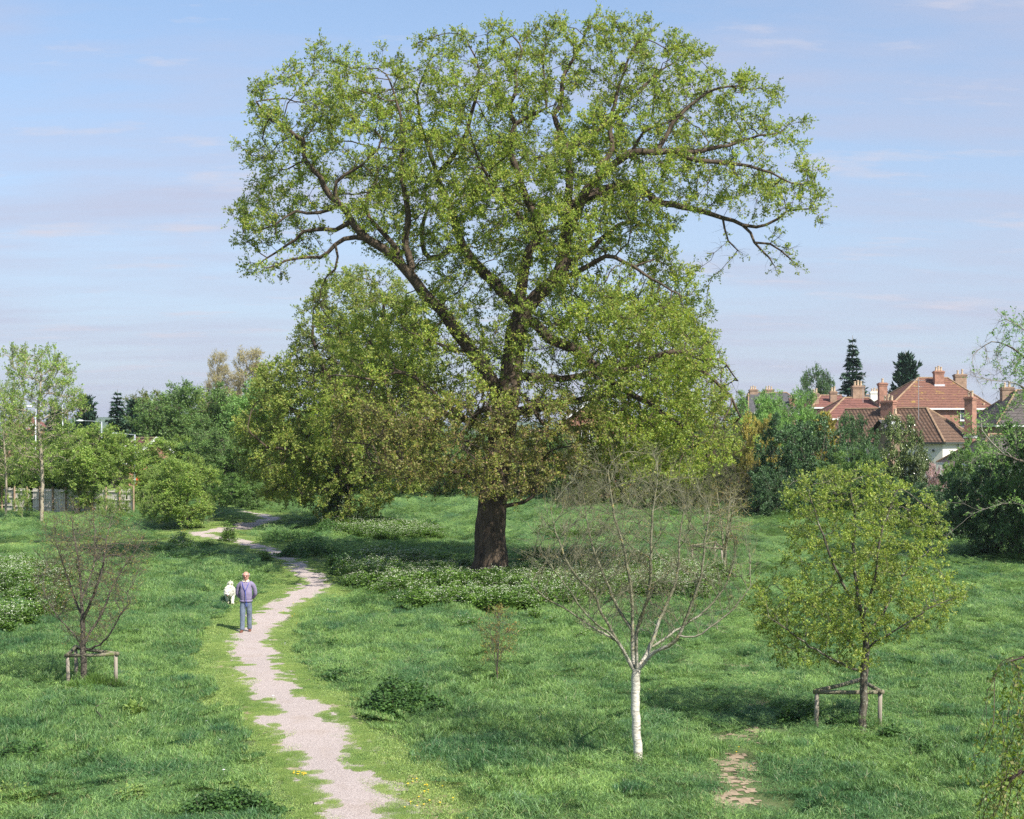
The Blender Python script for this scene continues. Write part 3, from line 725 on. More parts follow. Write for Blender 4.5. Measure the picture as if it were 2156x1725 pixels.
OAK_BRONZE = leaf_mat('bronze_oak_leaf', (.15, .15, .055), (.28, .29, .085), (.34, .23, .12), trans=.4)
def build_oak():
    global FRONT
    FRONT = .45
    rg = np.random.RandomState(3); Y = 57.0
    L = limb
    base = G(1033, 1212)
    Y = base[1]
    limbs = [
     L(Y, (1033, 1218, 0), (1034, 1150, 0), (1036, 1080, 0), (1045, 1000, .1), (1058, 920, .2), (1068, 850, .2), (1078, 780, .2), (1088, 700, .1), (1096, 640, 0), (1098, 600, 0), (1108, 546, -.5), (1125, 515, -.8), (1143, 495, -1.0), (1128, 461, -1.2), (1110, 420, -1.5), (1092, 365, -1.6), (1076, 329, -1.6), (1070, 299, -1.5), (1085, 260, -1.5), (1073, 230, -1.5), (1088, 191, -1.3), (1086, 150, -1.2), (1100, 105, -1), (1080, 75, -1)),
     # left great limb
     L(Y, (1068, 850, .2), (1035, 800, -.4), (990, 735, -1.0), (955, 690, -1.5), (932, 658, -1.8), (890, 610, -2.2), (849, 561, -2.6), (815, 530, -2.8), (770, 499, -3.0), (740, 462, -3.2), (711, 425, -3.2), (708, 388, -3.3), (723, 368, -3.6), (750, 354, -4), (789, 326, -4.5), (800, 290, -4.8)),
     L(Y, (711, 425, -3.2), (687, 400, -3), (675, 373, -2.9), (651, 350, -2.8), (639, 322, -2.6), (641, 299, -2.5), (615, 278, -2.3), (591, 263, -2), (562, 245, -1.6), (540, 215, -1.5)),
     L(Y, (718, 440, -3.2), (680, 446, -3.5), (645, 451, -3.8), (621, 447, -4), (590, 465, -4.2), (560, 480, -4.4)),
     L(Y, (740, 462, -3.2), (729, 472, -2.8), (699, 483, -2.4), (669, 482, -2), (640, 490, -1.6), (610, 515, -1.2), (575, 535, -1), (545, 555, -1)),
     L(Y, (770, 499, -3.0), (732, 502, -3.4), (703, 517, -3.8), (685, 540, -4), (644, 543, -4.2), (600, 550, -4.4), (560, 565, -4.5)),
     L(Y, (849, 561, -2.6), (832, 522, -1.8), (802, 488, -1), (776, 458, -.4), (770, 420, 0), (790, 380, .5), (800, 330, 1)),
     L(Y, (870, 585, -2.4), (862, 545, -2.2), (852, 505, -2.2), (861, 458, -2.4), (850, 400, -2.8), (842, 350, -3), (850, 290, -3), (840, 230, -3), (820, 170, -2.5)),
     # centre left
     L(Y, (1096, 650, 0), (1055, 608, .8), (1025, 578, 1.4), (990, 543, 2), (967, 502, 2.4), (955, 452, 2.8), (938, 415, 3), (920, 374, 3.2), (905, 320, 3.3), (885, 260, 3.2), (880, 190, 3), (900, 140, 2.6)),
     L(Y, (990, 543, 2), (955, 522, 3.2), (920, 545, 4), (893, 531, 4.4), (888, 482, 4.8), (899, 443, 5), (896, 389, 5.4), (920, 330, 5.6)),
     L(Y, (920, 374, 3.2), (955, 330, 2.2), (985, 270, 1.4), (1000, 215, 1), (1010, 150, .8), (990, 100, .6)),
     L(Y, (1085, 260, -1.5), (1104, 252, -1.6), (1120, 240, -1.8), (1148, 231, -2), (1150, 191, -2), (1140, 130, -1.8)),
     L(Y, (1070, 299, -1.5), (1037, 299, -2), (1034, 276, -2.2), (1015, 240, -2.4)),
     L(Y, (1143, 495, -1), (1110, 470, -2.2), (1080, 440, -3.4), (1050, 400, -4.6), (1020, 360, -5.4), (1000, 310, -6)),
     # right
     L(Y, (1092, 680, .1), (1128, 625, -.3), (1158, 602, -.5), (1181, 570, -.6), (1192, 500, -.6), (1197, 427, -.6), (1199, 369, -.6), (1196, 318, -.6), (1175, 270, -.6), (1168, 232, -.5), (1185, 212, -.4), (1186, 160, -.2), (1215, 110, 0), (1245, 40, .2)),
     L(Y, (1196, 318, -.6), (1206, 305, -.8), (1237, 287, -1), (1271, 263, -1.2), (1292, 232, -1.4), (1300, 195, -1.5), (1320, 130, -1.6), (1340, 90, -1.6)),
     L(Y, (1192, 500, -.6), (1215, 440, -1.2), (1237, 400, -1.6), (1264, 372, -1.9), (1298, 345, -2.2), (1329, 322, -2.4), (1384, 321, -2.7), (1414, 318, -2.8), (1452, 336, -3), (1490, 340, -3.2), (1520, 343, -3.4), (1571, 348, -3.6), (1620, 362, -3.8), (1665, 385, -4)),
     L(Y, (1384, 321, -2.7), (1401, 290, -2.4), (1418, 260, -2.2), (1445, 232, -2), (1476, 205, -1.8), (1503, 186, -1.8), (1560, 180, -1.8)),
     L(Y, (1329, 322, -2.4), (1346, 287, -3.2), (1367, 271, -3.6), (1401, 262, -4), (1430, 240, -4.4)),
     L(Y, (1250, 385, -1.7), (1268, 345, -1.2), (1291, 312, -.8), (1283, 280, -.4), (1300, 240, 0), (1350, 190, .6), (1400, 140, 1)),
     L(Y, (1414, 318, -2.8), (1452, 318, -2.2), (1490, 314, -1.6), (1520, 310, -1.2), (1580, 290, -.8), (1640, 280, -.5)),
     L(Y, (1197, 440, -.6), (1270, 400, .4), (1346, 390, 1.0), (1367, 415, 1.2), (1414, 431, 1.3), (1472, 444, 1.4), (1517, 458, 1.4), (1568, 478, 1.4), (1592, 513, 1.3), (1619, 543, 1.2), (1630, 562, 1.2)),
     L(Y, (1568, 478, 1.4), (1599, 477, 1.2), (1640, 461, 1), (1667, 441, .9), (1705, 440, .8)),
     L(Y, (1592, 513, 1.3), (1620, 512, 1.2), (1645, 530, 1.1), (1665, 548, 1)),
     L(Y, (1517, 458, 1.4), (1531, 502, 1.3), (1551, 528, 1.2)),
     L(Y, (703, 517, -3.8), (711, 558, -3.8), (688, 584, -3.8), (678, 608, -3.8)),
     # mid right
     L(Y, (1090, 690, .1), (1122, 680, -.6), (1157, 712, -1.6), (1192, 727, -2.4), (1226, 747, -3), (1254, 775, -3.6), (1299, 782, -4.2), (1341, 775, -4.6), (1375, 754, -5), (1430, 740, -5.2), (1480, 760, -5.4)),
     L(Y, (1080, 790, .2), (1126, 794, .6), (1192, 796, 1.2), (1254, 782, 2), (1310, 740, 2.8), (1360, 700, 3.4), (1400, 650, 4)),
     L(Y, (1075, 870, .2), (1120, 860, 1.2), (1185, 847, 2.4), (1261, 836, 3.6), (1330, 835, 4.6), (1400, 850, 5.2), (1480, 890, 5.6)),
     L(Y, (1265, 782, -3.8), (1313, 823, -4), (1365, 851, -4.2), (1440, 900, -4.4), (1500, 950, -4.4)),
     L(Y, (1430, 740, -5.2), (1490, 790, -5.2), (1535, 830, -5.0), (1560, 880, -4.8)),
     L(Y, (1480, 760, -5.4), (1520, 760, -5.0), (1545, 790, -4.6)),
     L(Y, (1158, 602, -.5), (1220, 570, -1.8), (1280, 540, -3), (1330, 560, -4), (1390, 600, -5), (1430, 620, -5.4)),
     L(Y, (1181, 570, -.6), (1250, 520, .6), (1310, 470, 1.6), (1370, 480, 2.4), (1400, 520, 3)),
     # mid left, lower boughs
     L(Y, (1060, 920, .2), (1010, 900, -.6), (982, 884, -1), (937, 852, -1.8), (915, 830, -2.2), (880, 800, -3), (840, 785, -3.8), (790, 800, -4.6), (740, 790, -5.2)),
     L(Y, (982, 884, -1), (940, 870, 0), (880, 840, 1.2), (820, 780, 2.4), (780, 720, 3)),
     L(Y, (1045, 1000, .1), (1000, 1010, -1.2), (950, 990, -2.2), (890, 970, -3.4), (840, 985, -4.2), (780, 970, -5)),
     L(Y, (1036, 1070, 0), (1075, 1062, -.8), (1115, 1052, -1.4), (1135, 1020, -1.8), (1125, 985, -2.2), (1160, 950, -3)),
     L(Y, (1058, 920, .2), (1075, 900, -1.4), (1050, 870, -3), (1020, 860, -4.4), (980, 900, -5.6)),
     L(Y, (1068, 850, .2), (1100, 830, -1.6), (1120, 860, -3.2), (1150, 900, -4.6)),
     L(Y, (990, 735, -1), (960, 740, -2.6), (910, 720, -4.2), (860, 700, -5.2)),
    ]
    FRONT = 1.0
    poly = [(510,210),(545,175),(590,168),(600,130),(650,90),(700,78),(760,85),(800,112),(855,75),(900,92),(960,58),(1000,62),(1060,42),(1100,55),(1130,62),(1165,35),(1185,25),(1205,55),(1235,30),(1250,6),(1262,30),(1262,62),(1330,48),(1400,80),(1450,66),(1475,90),(1490,112),(1550,140),(1600,145),(1640,185),(1635,225),(1600,238),(1650,240),(1700,245),(1700,300),(1680,335),(1715,345),(1735,400),(1732,488),(1705,470),(1660,450),(1600,462),(1550,440),(1500,442),(1420,432),(1425,480),(1435,530),(1465,570),(1490,610),(1485,660),(1530,700),(1525,740),(1555,770),(1560,830),(1595,880),(1585,950),(1500,1000),(1400,1010),(1300,1000),(1210,1030),(1150,1060),(1080,1040),(1000,1050),(930,1040),(850,1030),(780,1000),(700,960),(650,900),(640,820),(655,760),(700,700),(760,660),(850,620),(860,590),(800,545),(735,515),(690,545),(640,570),(600,582),(520,612),(505,585),(488,575),(472,520),(490,440),(535,400),(500,345),(478,312),(490,298),(525,280),(505,220)]
    holes = [(744,308,24),(997,248,20),(1222,215,26),(1140,272,24),(1140,745,20),(690,508,26),(1025,612,18),(1180,765,20),(1215,815,18),(1150,640,16),(655,500,10),(800,470,12),(1010,470,14),(1120,320,14),(900,600,14),(1035,660,18),(1330,235,12),(1590,415,14)]
    att = sil_points(poly, Y, 8600, 8.5, rg, .92, 270, holes=holes, edge0=.7, fillr=.14)
    # a few leafy sprays on the drooping right limb
    for (a, b, r, m) in ((1640, 520, 18, 26), (1660, 545, 10, 12), (1620, 500, 10, 10)):
        q = rg.normal(0, r * .6, (m, 2)) + (a, b); Yp = Y + rg.uniform(.4, 2, m)
        att = np.concatenate([att, np.stack([(q[:, 0] - CX) / FL * Yp, Yp, CH + (HY - q[:, 1]) / FL * Yp], -1)])
    def fill(poly, n, o0, o1):
        poly = np.array(poly, float); q = rg.uniform(poly.min(0), poly.max(0), (n * 4, 2)); q = q[in_poly(q, poly)][:n]; Yp = Y + rg.uniform(o0, o1, len(q))
        return np.stack([(q[:, 0] - CX) / FL * Yp, Yp, CH + (HY - q[:, 1]) / FL * Yp], -1)
    att = np.concatenate([att, fill([(760, 860), (900, 830), (1060, 820), (1200, 850), (1225, 1010), (1120, 1045), (1040, 1052), (960, 1030), (800, 1000)], 1200, -7.5, 1),
                          fill([(1250, 620), (1430, 620), (1500, 730), (1550, 870), (1550, 950), (1480, 1000), (1300, 1000), (1230, 860), (1300, 700)], 2000, -7, 6)])
    def prob(t):
        d = to_d(t)
        pr = np.full(len(t), .97)
        low = (d[:, 1] > 800) & (d[:, 0] > 720) & (d[:, 0] < 1240)
        pr[low] = .62
        pr[(d[:, 1] > 560) & (d[:, 1] <= 800) & (d[:, 0] > 930) & (d[:, 0] < 1180)] = .55
        pr[(d[:, 1] > 1000) & (d[:, 0] < 1300)] = .4
        ld = []
        for l in limbs[:30]:
            q = resample(l, .35); dd = to_d(q); ld.append(np.column_stack([dd, q[:, 1]]))
        ld = np.concatenate(ld); A = np.linalg.norm(d[:, None] - ld[None, :, :2], axis=2); j = A.argmin(1)
        pr[(~low) & (A[np.arange(len(d)), j] < 15) & (t[:, 1] < ld[j, 2] + .2)] *= .75      # few shoots grow right in front of the big limbs
        for h in holes: pr[np.hypot(d[:, 0] - h[0], d[:, 1] - h[1]) < h[2] * .9] = .1
        pr[(d[:, 1] > 400) & (d[:, 0] > 1500) & (d[:, 1] > 455)] = .35
        return pr
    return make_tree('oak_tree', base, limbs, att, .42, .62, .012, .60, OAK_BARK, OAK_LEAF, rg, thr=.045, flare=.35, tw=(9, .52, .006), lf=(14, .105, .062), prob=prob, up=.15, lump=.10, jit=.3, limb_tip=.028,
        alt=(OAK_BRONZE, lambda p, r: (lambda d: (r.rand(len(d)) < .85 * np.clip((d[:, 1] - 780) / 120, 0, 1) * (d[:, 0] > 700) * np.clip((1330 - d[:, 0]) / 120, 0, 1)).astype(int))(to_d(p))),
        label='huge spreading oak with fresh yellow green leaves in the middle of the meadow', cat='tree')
build_oak()
# ------------------------------------------------------------------ second oak, behind and to the left
IVY = leaf_mat('ivy_leaf', (.02, .05, .015), (.05, .10, .025), trans=.2, spec=.5)
def build_second_oak():
    rg = np.random.RandomState(8)
    base = G(712, 1112); Y = base[1]; L = limb
    limbs = [
     L(Y, (712, 1116), (714, 1060), (720, 1000), (728, 930, .5), (735, 860, .8), (740, 780, .8), (745, 700, .5)),
     L(Y, (716, 1020), (670, 980, -1), (620, 950, -2), (560, 940, -3), (520, 900, -3.5)),
     L(Y, (722, 985), (660, 900, 1), (600, 850, 2), (560, 800, 2.4)),
     L(Y, (728, 930, .5), (800, 860, 1.5), (850, 800, 2.5), (880, 720, 3)),
     L(Y, (718, 1030), (770, 1000, -2), (830, 980, -3.4), (880, 960, -4)),
     L(Y, (735, 860, .8), (690, 790, -.6), (660, 720, -1.4), (660, 650, -1.6)),
     L(Y, (740, 780, .8), (790, 700, 0), (810, 640, -.4), (780, 590, 0)),
    ]
    poly = [(645,600),(690,580),(725,562),(790,570),(860,600),(910,680),(930,800),(925,900),(910,1000),(870,1050),(800,1070),(760,1095),(700,1105),(660,1075),(600,1060),(560,1045),(510,1010),(495,950),(500,880),(520,830),(545,780),(585,750),(610,710),(640,670)]
    att = sil_points(poly, Y, 5200, 9, rg, 1.3, 170, edge0=1.0)
    def prob(t):
        d = to_d(t); return np.where(d[:, 1] > 960, .8, .97)
    r = make_tree('oak_tree', base, limbs, att, .55, .85, .014, .55, OAK_BARK, OAK_OLIVE, rg, thr=.06, flare=.3, tw=(10, .65, .007), lf=(14, .15, .085), prob=prob, up=.05, lump=.08, jit=.3,
        label='second oak with low olive green boughs, left of and behind the huge one', cat='tree', group=None)
    # ivy and shoots clothing the trunk
    n = 2600; h = rg.uniform(0, 3.2, n); a = rg.uniform(0, 6.28, n); rr = .6 + rg.rand(n) * .35
    p = np.stack([rr * np.cos(a), rr * np.sin(a), h], -1)
    ax = norm(rg.normal(0, 1, (n, 3)) + (0, 0, -.6)); s = norm(np.cross(ax, norm(p * (1, 1, 0) + (0, -.2, .4))))
    V = np.stack([p, p + ax * .09 + s * .06, p + ax * .17, p + ax * .09 - s * .06], 1).reshape(-1, 3)
    mesh_np('ivy', V, np.arange(4 * n).reshape(-1, 4), IVY, fattr=rg.rand(n), parent=r)
build_second_oak()

# ------------------------------------------------------------------ nearer small trees
HAW_LEAF = leaf_mat('fresh_hedge_leaf', (.16, .24, .045), (.32, .41, .08), (.40, .42, .10), trans=.4, clump=1.4)
HAW_BARK = bark_mat('lichened_grey_bark', (.06, .05, .04), (.17, .15, .11), 16, .6, .3, patch=(.33, .33, .25), patchscale=12, thr=.56)
TWIG_BROWN = bark_mat('brown_twig_bark', (.06, .05, .04), (.17, .145, .11), 20, .3)
WHITE_BARK = bark_mat('whitish_peeling_bark', (.50, .46, .38), (.70, .66, .57), 9, .5, 2.0, patch=(.30, .24, .15), patchscale=9, thr=.62, band=(.16, .13, .10), fade=(1.2, 2.5, (.10, .10, .06), (.25, .24, .155)))
GREY_GREEN = bark_mat('grey_green_twig_bark', (.14, .135, .08), (.33, .31, .21), 14, .3, .5, patch=(.40, .30, .07), patchscale=8, thr=.62)
BUD = leaf_mat('bursting_bud', (.16, .15, .04), (.30, .30, .07), (.34, .16, .06), trans=.3, clump=2)

def build_hawthorn():
    rg = np.random.RandomState(21); base = G(1817, 1540); Y = base[1]; L = limb
    limbs = [
     L(Y, (1815, 1542), (1818, 1480), (1820, 1420), (1823, 1340), (1815, 1300), (1803, 1232), (1798, 1160), (1800, 1090), (1790, 1030)),
     L(Y, (1820, 1412), (1795, 1408, -.1), (1759, 1392, -.3), (1711, 1364, -.5), (1671, 1336, -.7), (1620, 1300, -.9)),
     L(Y, (1821, 1395), (1780, 1340, .2), (1740, 1300, .4), (1700, 1270, .6), (1640, 1240, .8)),
     L(Y, (1823, 1370), (1843, 1352, -.2), (1863, 1342, -.4), (1903, 1316, -.6), (1959, 1280, -.8), (2005, 1260, -.9)),
     L(Y, (1822, 1340), (1860, 1290, .3), (1890, 1230, .6), (1930, 1180, .8), (1970, 1150, .9)),
     L(Y, (1815, 1300), (1840, 1230, -.3), (1850, 1150, -.5), (1870, 1080, -.6), (1890, 1030, -.6)),
     L(Y, (1812, 1290), (1770, 1220, -.3), (1740, 1150, -.6), (1720, 1090, -.7), (1700, 1030, -.7)),
    ]
    poly = [(1815,1422),(1760,1415),(1700,1405),(1631,1402),(1610,1352),(1590,1320),(1557,1272),(1573,1228),(1599,1215),(1640,1190),(1647,1172),(1690,1165),(1680,1140),(1645,1125),(1650,1100),(1665,1080),(1648,1052),(1668,1005),(1699,998),(1743,975),(1775,985),(1799,990),(1830,975),(1862,962),(1885,1008),(1923,1026),(1983,1050),(1990,1085),(1942,1110),(1997,1142),(1975,1190),(2023,1218),(2050,1256),(2007,1284),(1978,1322),(1899,1340),(1867,1356),(1862,1400),(1840,1418)]
    att = sil_points(poly, Y, 4200, 2.1, rg, .26, 150, edge0=.25)
    make_tree('young_hawthorn', base, limbs, att, .15, .24, .0035, .072, HAW_BARK, HAW_LEAF, rg, thr=.016, tw=(5, .18, .0022), lf=(9, .048, .03), up=.15, jit=.28, spread=.8,
        label='small bushy tree in fresh leaf held by the wooden guard at right', cat='tree')
build_hawthorn()

def build_white_tree():
    rg = np.random.RandomState(33); base = G(1343, 1612); Y = base[1]; L = limb
    limbs = [
     L(Y, (1344, 1613), (1342, 1560), (1339, 1500), (1338, 1450), (1339, 1419), (1335, 1400, .05), (1331, 1327, .15), (1331, 1267, .2), (1323, 1207, .2), (1315, 1159, .2), (1299, 1107, .2), (1287, 1047, .2), (1280, 990, .2)),
     L(Y, (1339, 1419), (1323, 1391, -.05), (1301, 1351, -.15), (1267, 1291, -.3), (1251, 1251, -.4), (1211, 1211, -.5), (1191, 1175, -.5), (1170, 1120, -.5), (1160, 1070, -.5)),
     L(Y, (1301, 1351, -.15), (1251, 1322, 0), (1199, 1287, .2), (1147, 1257, .4), (1111, 1222, .5)),
     L(Y, (1339, 1410), (1341, 1387, -.1), (1341, 1327, -.25), (1355, 1287, -.4), (1367, 1239, -.5), (1371, 1167, -.6), (1375, 1080, -.6), (1385, 1010, -.6)),
     L(Y, (1340, 1415), (1347, 1402, .1), (1367, 1367, .2), (1387, 1311, .4), (1411, 1255, .6), (1427, 1207, .7), (1431, 1135, .8), (1442, 1060, .9)),
     L(Y, (1345, 1412), (1359, 1391, -.1), (1385, 1372, -.3), (1403, 1363, -.4), (1427, 1343, -.5), (1451, 1287, -.6), (1475, 1215, -.7), (1483, 1147, -.7), (1492, 1090, -.7)),
     L(Y, (1427, 1343, -.5), (1467, 1339, -.6), (1507, 1313, -.6), (1547, 1279, -.6), (1582, 1232, -.6)),
     L(Y, (1331, 1327, .15), (1300, 1280, .5), (1275, 1220, .8), (1250, 1160, 1), (1235, 1090, 1.1), (1225, 1030, 1.1)),
     L(Y, (1323, 1391, -.05), (1290, 1340, -.5), (1240, 1300, -.9), (1190, 1230, -1.1), (1150, 1180, -1.2)),
     L(Y, (1367, 1367, .2), (1420, 1330, .6), (1480, 1290, .9), (1530, 1230, 1), (1550, 1160, 1)),
    ]
    poly = [(1339,1420),(1290,1378),(1220,1335),(1150,1290),(1100,1222),(1100,1150),(1125,1090),(1160,1030),(1200,985),(1280,950),(1380,945),(1450,975),(1500,1035),(1545,1090),(1590,1130),(1605,1200),(1580,1262),(1520,1325),(1440,1375),(1380,1400)]
    att = sil_points(poly, Y, 1300, 2.0, rg, .24, 200, edge0=.3, slope=1.1)
    make_tree('bare_ash_tree', base, limbs, att, .13, .20, .0048, .074, WHITE_BARK, BUD, rg, thr=.034, flare=.35, tw=(3, .42, .0032), lf=(1, .02, .015), up=.75, spread=.42, trop=(0, 0, .38), jit=.10,
        twigmat=WHITE_BARK, lump=0, label='leafless young tree with a clean whitish trunk and upswept bare branches', cat='tree')
build_white_tree()

def build_left_bare():
    rg = np.random.RandomState(41); base = G(176, 1449); Y = base[1]; L = limb
    limbs = [
     L(Y, (176, 1450), (176, 1400), (175, 1350), (174, 1310), (171, 1250), (166, 1190), (158, 1140), (150, 1090)),
     L(Y, (175, 1375), (160, 1340, -.2), (140, 1320, -.3), (115, 1290, -.5), (90, 1240, -.6)),
     L(Y, (175, 1360), (190, 1330, .2), (215, 1290, .4), (240, 1230, .6), (270, 1180, .8), (300, 1140, .9)),
     L(Y, (175, 1370), (205, 1360, -.2), (232, 1335, -.4), (255, 1290, -.5), (275, 1270, -.6)),
     L(Y, (174, 1310), (195, 1260, -.3), (215, 1200, -.5), (225, 1130, -.6), (235, 1090, -.6)),
     L(Y, (174, 1300), (150, 1240, .3), (130, 1180, .5), (115, 1130, .6)),
     L(Y, (172, 1260), (195, 1200, .4), (200, 1140, .6), (195, 1085, .7)),
    ]
    poly = [(176,1378),(125,1345),(88,1285),(68,1215),(80,1140),(105,1085),(150,1068),(210,1075),(255,1098),(300,1118),(325,1150),(308,1215),(290,1270),(255,1320),(205,1372)]
    att = sil_points(poly, Y, 2400, 1.9, rg, .24, 200, edge0=.3, slope=1.1)
    make_tree('bare_cherry_tree', base, limbs, att, .13, .18, .0042, .075, bark_mat('speckled_brown_bark', (.055, .045, .035), (.15, .13, .10), 18, .5, 1.5, patch=(.4, .38, .28), patchscale=16, thr=.6), BUD, rg, thr=.022, tw=(3, .30, .0032), lf=(2, .028, .018), up=.6, spread=.5, trop=(0, 0, .16), jit=.16,
        twigmat=TWIG_BROWN, label='small leafless budding tree inside the wooden guard at left', cat='tree')
build_left_bare()

def build_sapling(name, base, H, hw, rg, bark, leafm, label, lf=(4, .035, .02), natt=220, dens=(3, .2, .003), n=3, r=.02, **k):
    limbs = []
    for i in range(n):
        a = rg.rand() * 6.28; q = hw * rg.uniform(.2, .7)
        limbs.append([base + np.array([0, 0, 0 if i == 0 else .1 * H]), base + np.array([q * .2 * math.cos(a), q * .2 * math.sin(a), .35 * H]), base + np.array([q * math.cos(a) * .7, q * math.sin(a) * .7, .7 * H]), base + np.array([q * math.cos(a), q * math.sin(a), .95 * H])])
    u = rg.normal(0, 1, (natt, 3)); u = u / np.linalg.norm(u, axis=1)[:, None] * rg.rand(natt)[:, None] ** .4
    att = base + u * (hw, hw, .40 * H) + (0, 0, .62 * H)
    return make_tree(name, base, limbs, att, H * .04, H * .06, r * .16, r, bark, leafm, rg, thr=r * .3, tw=dens, lf=lf, up=.5, spread=.5, trop=(0, 0, .15), jit=.15, twigmat=bark, label=label, cat='sapling', **k)
rgS = np.random.RandomState(5)
build_sapling('bare_sapling', G(1047, 1447), 1.75, .42, rgS, TWIG_BROWN, BUD, 'thin nearly leafless sapling standing alone in the grass below the huge oak', natt=150, n=5, r=.016)
build_sapling('bare_sapling', G(1526, 1204), 3.6, 1.1, rgS, GREY_GREEN, BUD, 'slim budding sapling beside the distant wooden guard', natt=260, dens=(3, .35, .006), n=3, r=.07, lf=(4, .05, .03))

# wooden tree guards: three posts joined by three rails
WOOD = bark_mat('weathered_grey_wood', (.17, .14, .10), (.42, .37, .30), 12, .6, .12, patch=(.14, .15, .07), patchscale=7, thr=.66)
WOOD_D = bark_mat('mossy_rail_wood', (.11, .10, .06), (.30, .27, .19), 12, .6, 1, patch=(.12, .15, .05), patchscale=6, thr=.55)
def guard(name, P3, H, r, label, lean=.02, group=None):
    rg = random.Random(len(label)); c = sum(P3) / 3
    root = empty(name, c, label=label, cat='tree guard', group='wooden guards round young trees')
    tops = []
    for p in P3:
        q = p - c; t = q + np.array([rg.uniform(-lean, lean), rg.uniform(-lean, lean), H])
        m = MB(); m.tube([q + (0, 0, -.1), q * .5 + t * .5 + np.array([rg.uniform(-.008, .008), 0, 0]), t], [r * 1.05, r, r * .95], 10); m.build('post', WOOD, root, True); tops.append(t)
    for i in range(3):
        a, b = tops[i], tops[(i + 1) % 3]; d = (b - a) / np.linalg.norm(b - a); z = np.array([0, 0, .03 + .012 * i])
        m = MB(); m.tube([a - d * .07 + z, (a + b) / 2 + z + (0, 0, -.01), b + d * .07 + z], [r * 1.0, r * .92, r * 1.0], 10); m.build('rail', WOOD_D, root, True)
    return root
guard('tree_guard', [G(143, 1450), G(244, 1447), G(160, 1432)], .70, .042, 'weathered three post wooden guard round the leafless tree at left')
guard('tree_guard', [G(1718, 1534), G(1852, 1534), G(1816, 1507)], .66, .042, 'three post wooden guard with sagging rails round the leafy small tree at right')
guard('tree_guard', [G(1457, 1180), G(1520, 1186), G(1505, 1172)], .62, .045, 'small distant wooden guard out in the meadow beyond the white trunked tree')

# weeping birch hanging into the frame from the right
def build_birch():
    rg = np.random.RandomState(77); Y = 13.0; L = limb
    base = GY(2520, Y)
    limbs = [L(Y, (2520, 2200), (2518, 1900), (2500, 1600), (2470, 1350), (2440, 1150), (2420, 950)),
             L(Y, (2480, 1400), (2400, 1345, -.2), (2300, 1340, -.4), (2200, 1370, -.5), (2120, 1395, -.6)),
             L(Y, (2475, 1380), (2380, 1400, .3), (2270, 1440, .5), (2170, 1500, .5)),
             L(Y, (2490, 1500), (2400, 1500, -.4), (2300, 1530, -.6), (2200, 1590, -.7), (2130, 1640, -.7))]
    limbs[0][0] = base
    for i in range(85):
        j = 1 + i % 3; q = limbs[j][1:]; t = rg.rand() ** .6; k = t * (len(q) - 1); a = int(min(k, len(q) - 2)); s = q[a] + (q[a + 1] - q[a]) * (k - a)
        ln = rg.uniform(.5, 1.5) * (1.0 if j != 3 else .8); dx = rg.uniform(-.30, .12)
        limbs.append([s, s + np.array([dx * .8, rg.uniform(-.2, .2), .05 - ln * .15]), s + np.array([dx * 1.3, rg.uniform(-.25, .25), -ln * .55]), s + np.array([dx * 1.5, rg.uniform(-.3, .3), -ln])])
    att = np.array([limbs[i][-1] + (0, 0, -.1) for i in range(4, len(limbs))])
    lm = leaf_mat('birch_leaf', (.12, .19, .03), (.24, .33, .05), (.36, .34, .16), trans=.45, clump=3)
    bk = bark_mat('dark_birch_twig', (.05, .035, .03), (.14, .10, .08), 20, .2)
    nodes, par, dirs = grow(limbs, att, .07, .06, rg, iters=3)
    n = len(nodes); rad, kids, cnt = thickness(par, .0022, .12, n)
    root = empty('weeping_birch', base, label='hanging birch sprays with small leaves and catkins at the lower right corner', cat='tree')
    V, F = tubes(nodes - base, par, rad, rad > .03, rg=rg); mesh_np('trunk', V, F, WHITE_BARK, smooth=True, parent=root)
    V, F = tubes(nodes - base, par, rad, rad <= .03, rg=rg)
    sel = (rad < .012) & (rg.rand(n) < .75)
    tw_, lv = twigs_leaves(nodes[sel], dirs[sel], rg, 2, .06, .0012, 2, .042, .030, up=-.3, spread=.8, hang=.5)
    mesh_np('branches', np.concatenate([V, tw_[0] - base]), np.concatenate([F, tw_[1] + len(V)]), bk, smooth=True, parent=root)
    mesh_np('crown', lv[0] - base, lv[1], lm, fattr=lv[2], parent=root)
    m = MB(); idx = np.where(rad < .008)[0]
    for i in rg.choice(idx, 90):
        p = nodes[i] - base; l = rg.uniform(.03, .055); m.tube([p, p + (rg.normal(0, .004), rg.normal(0, .004), -l * .6), p + (rg.normal(0, .006), rg.normal(0, .006), -l)], [.0025, .0042, .0028], 5)
    m.build('catkins', plain('yellow_catkin', (.42, .36, .12), .8), root)
build_birch()

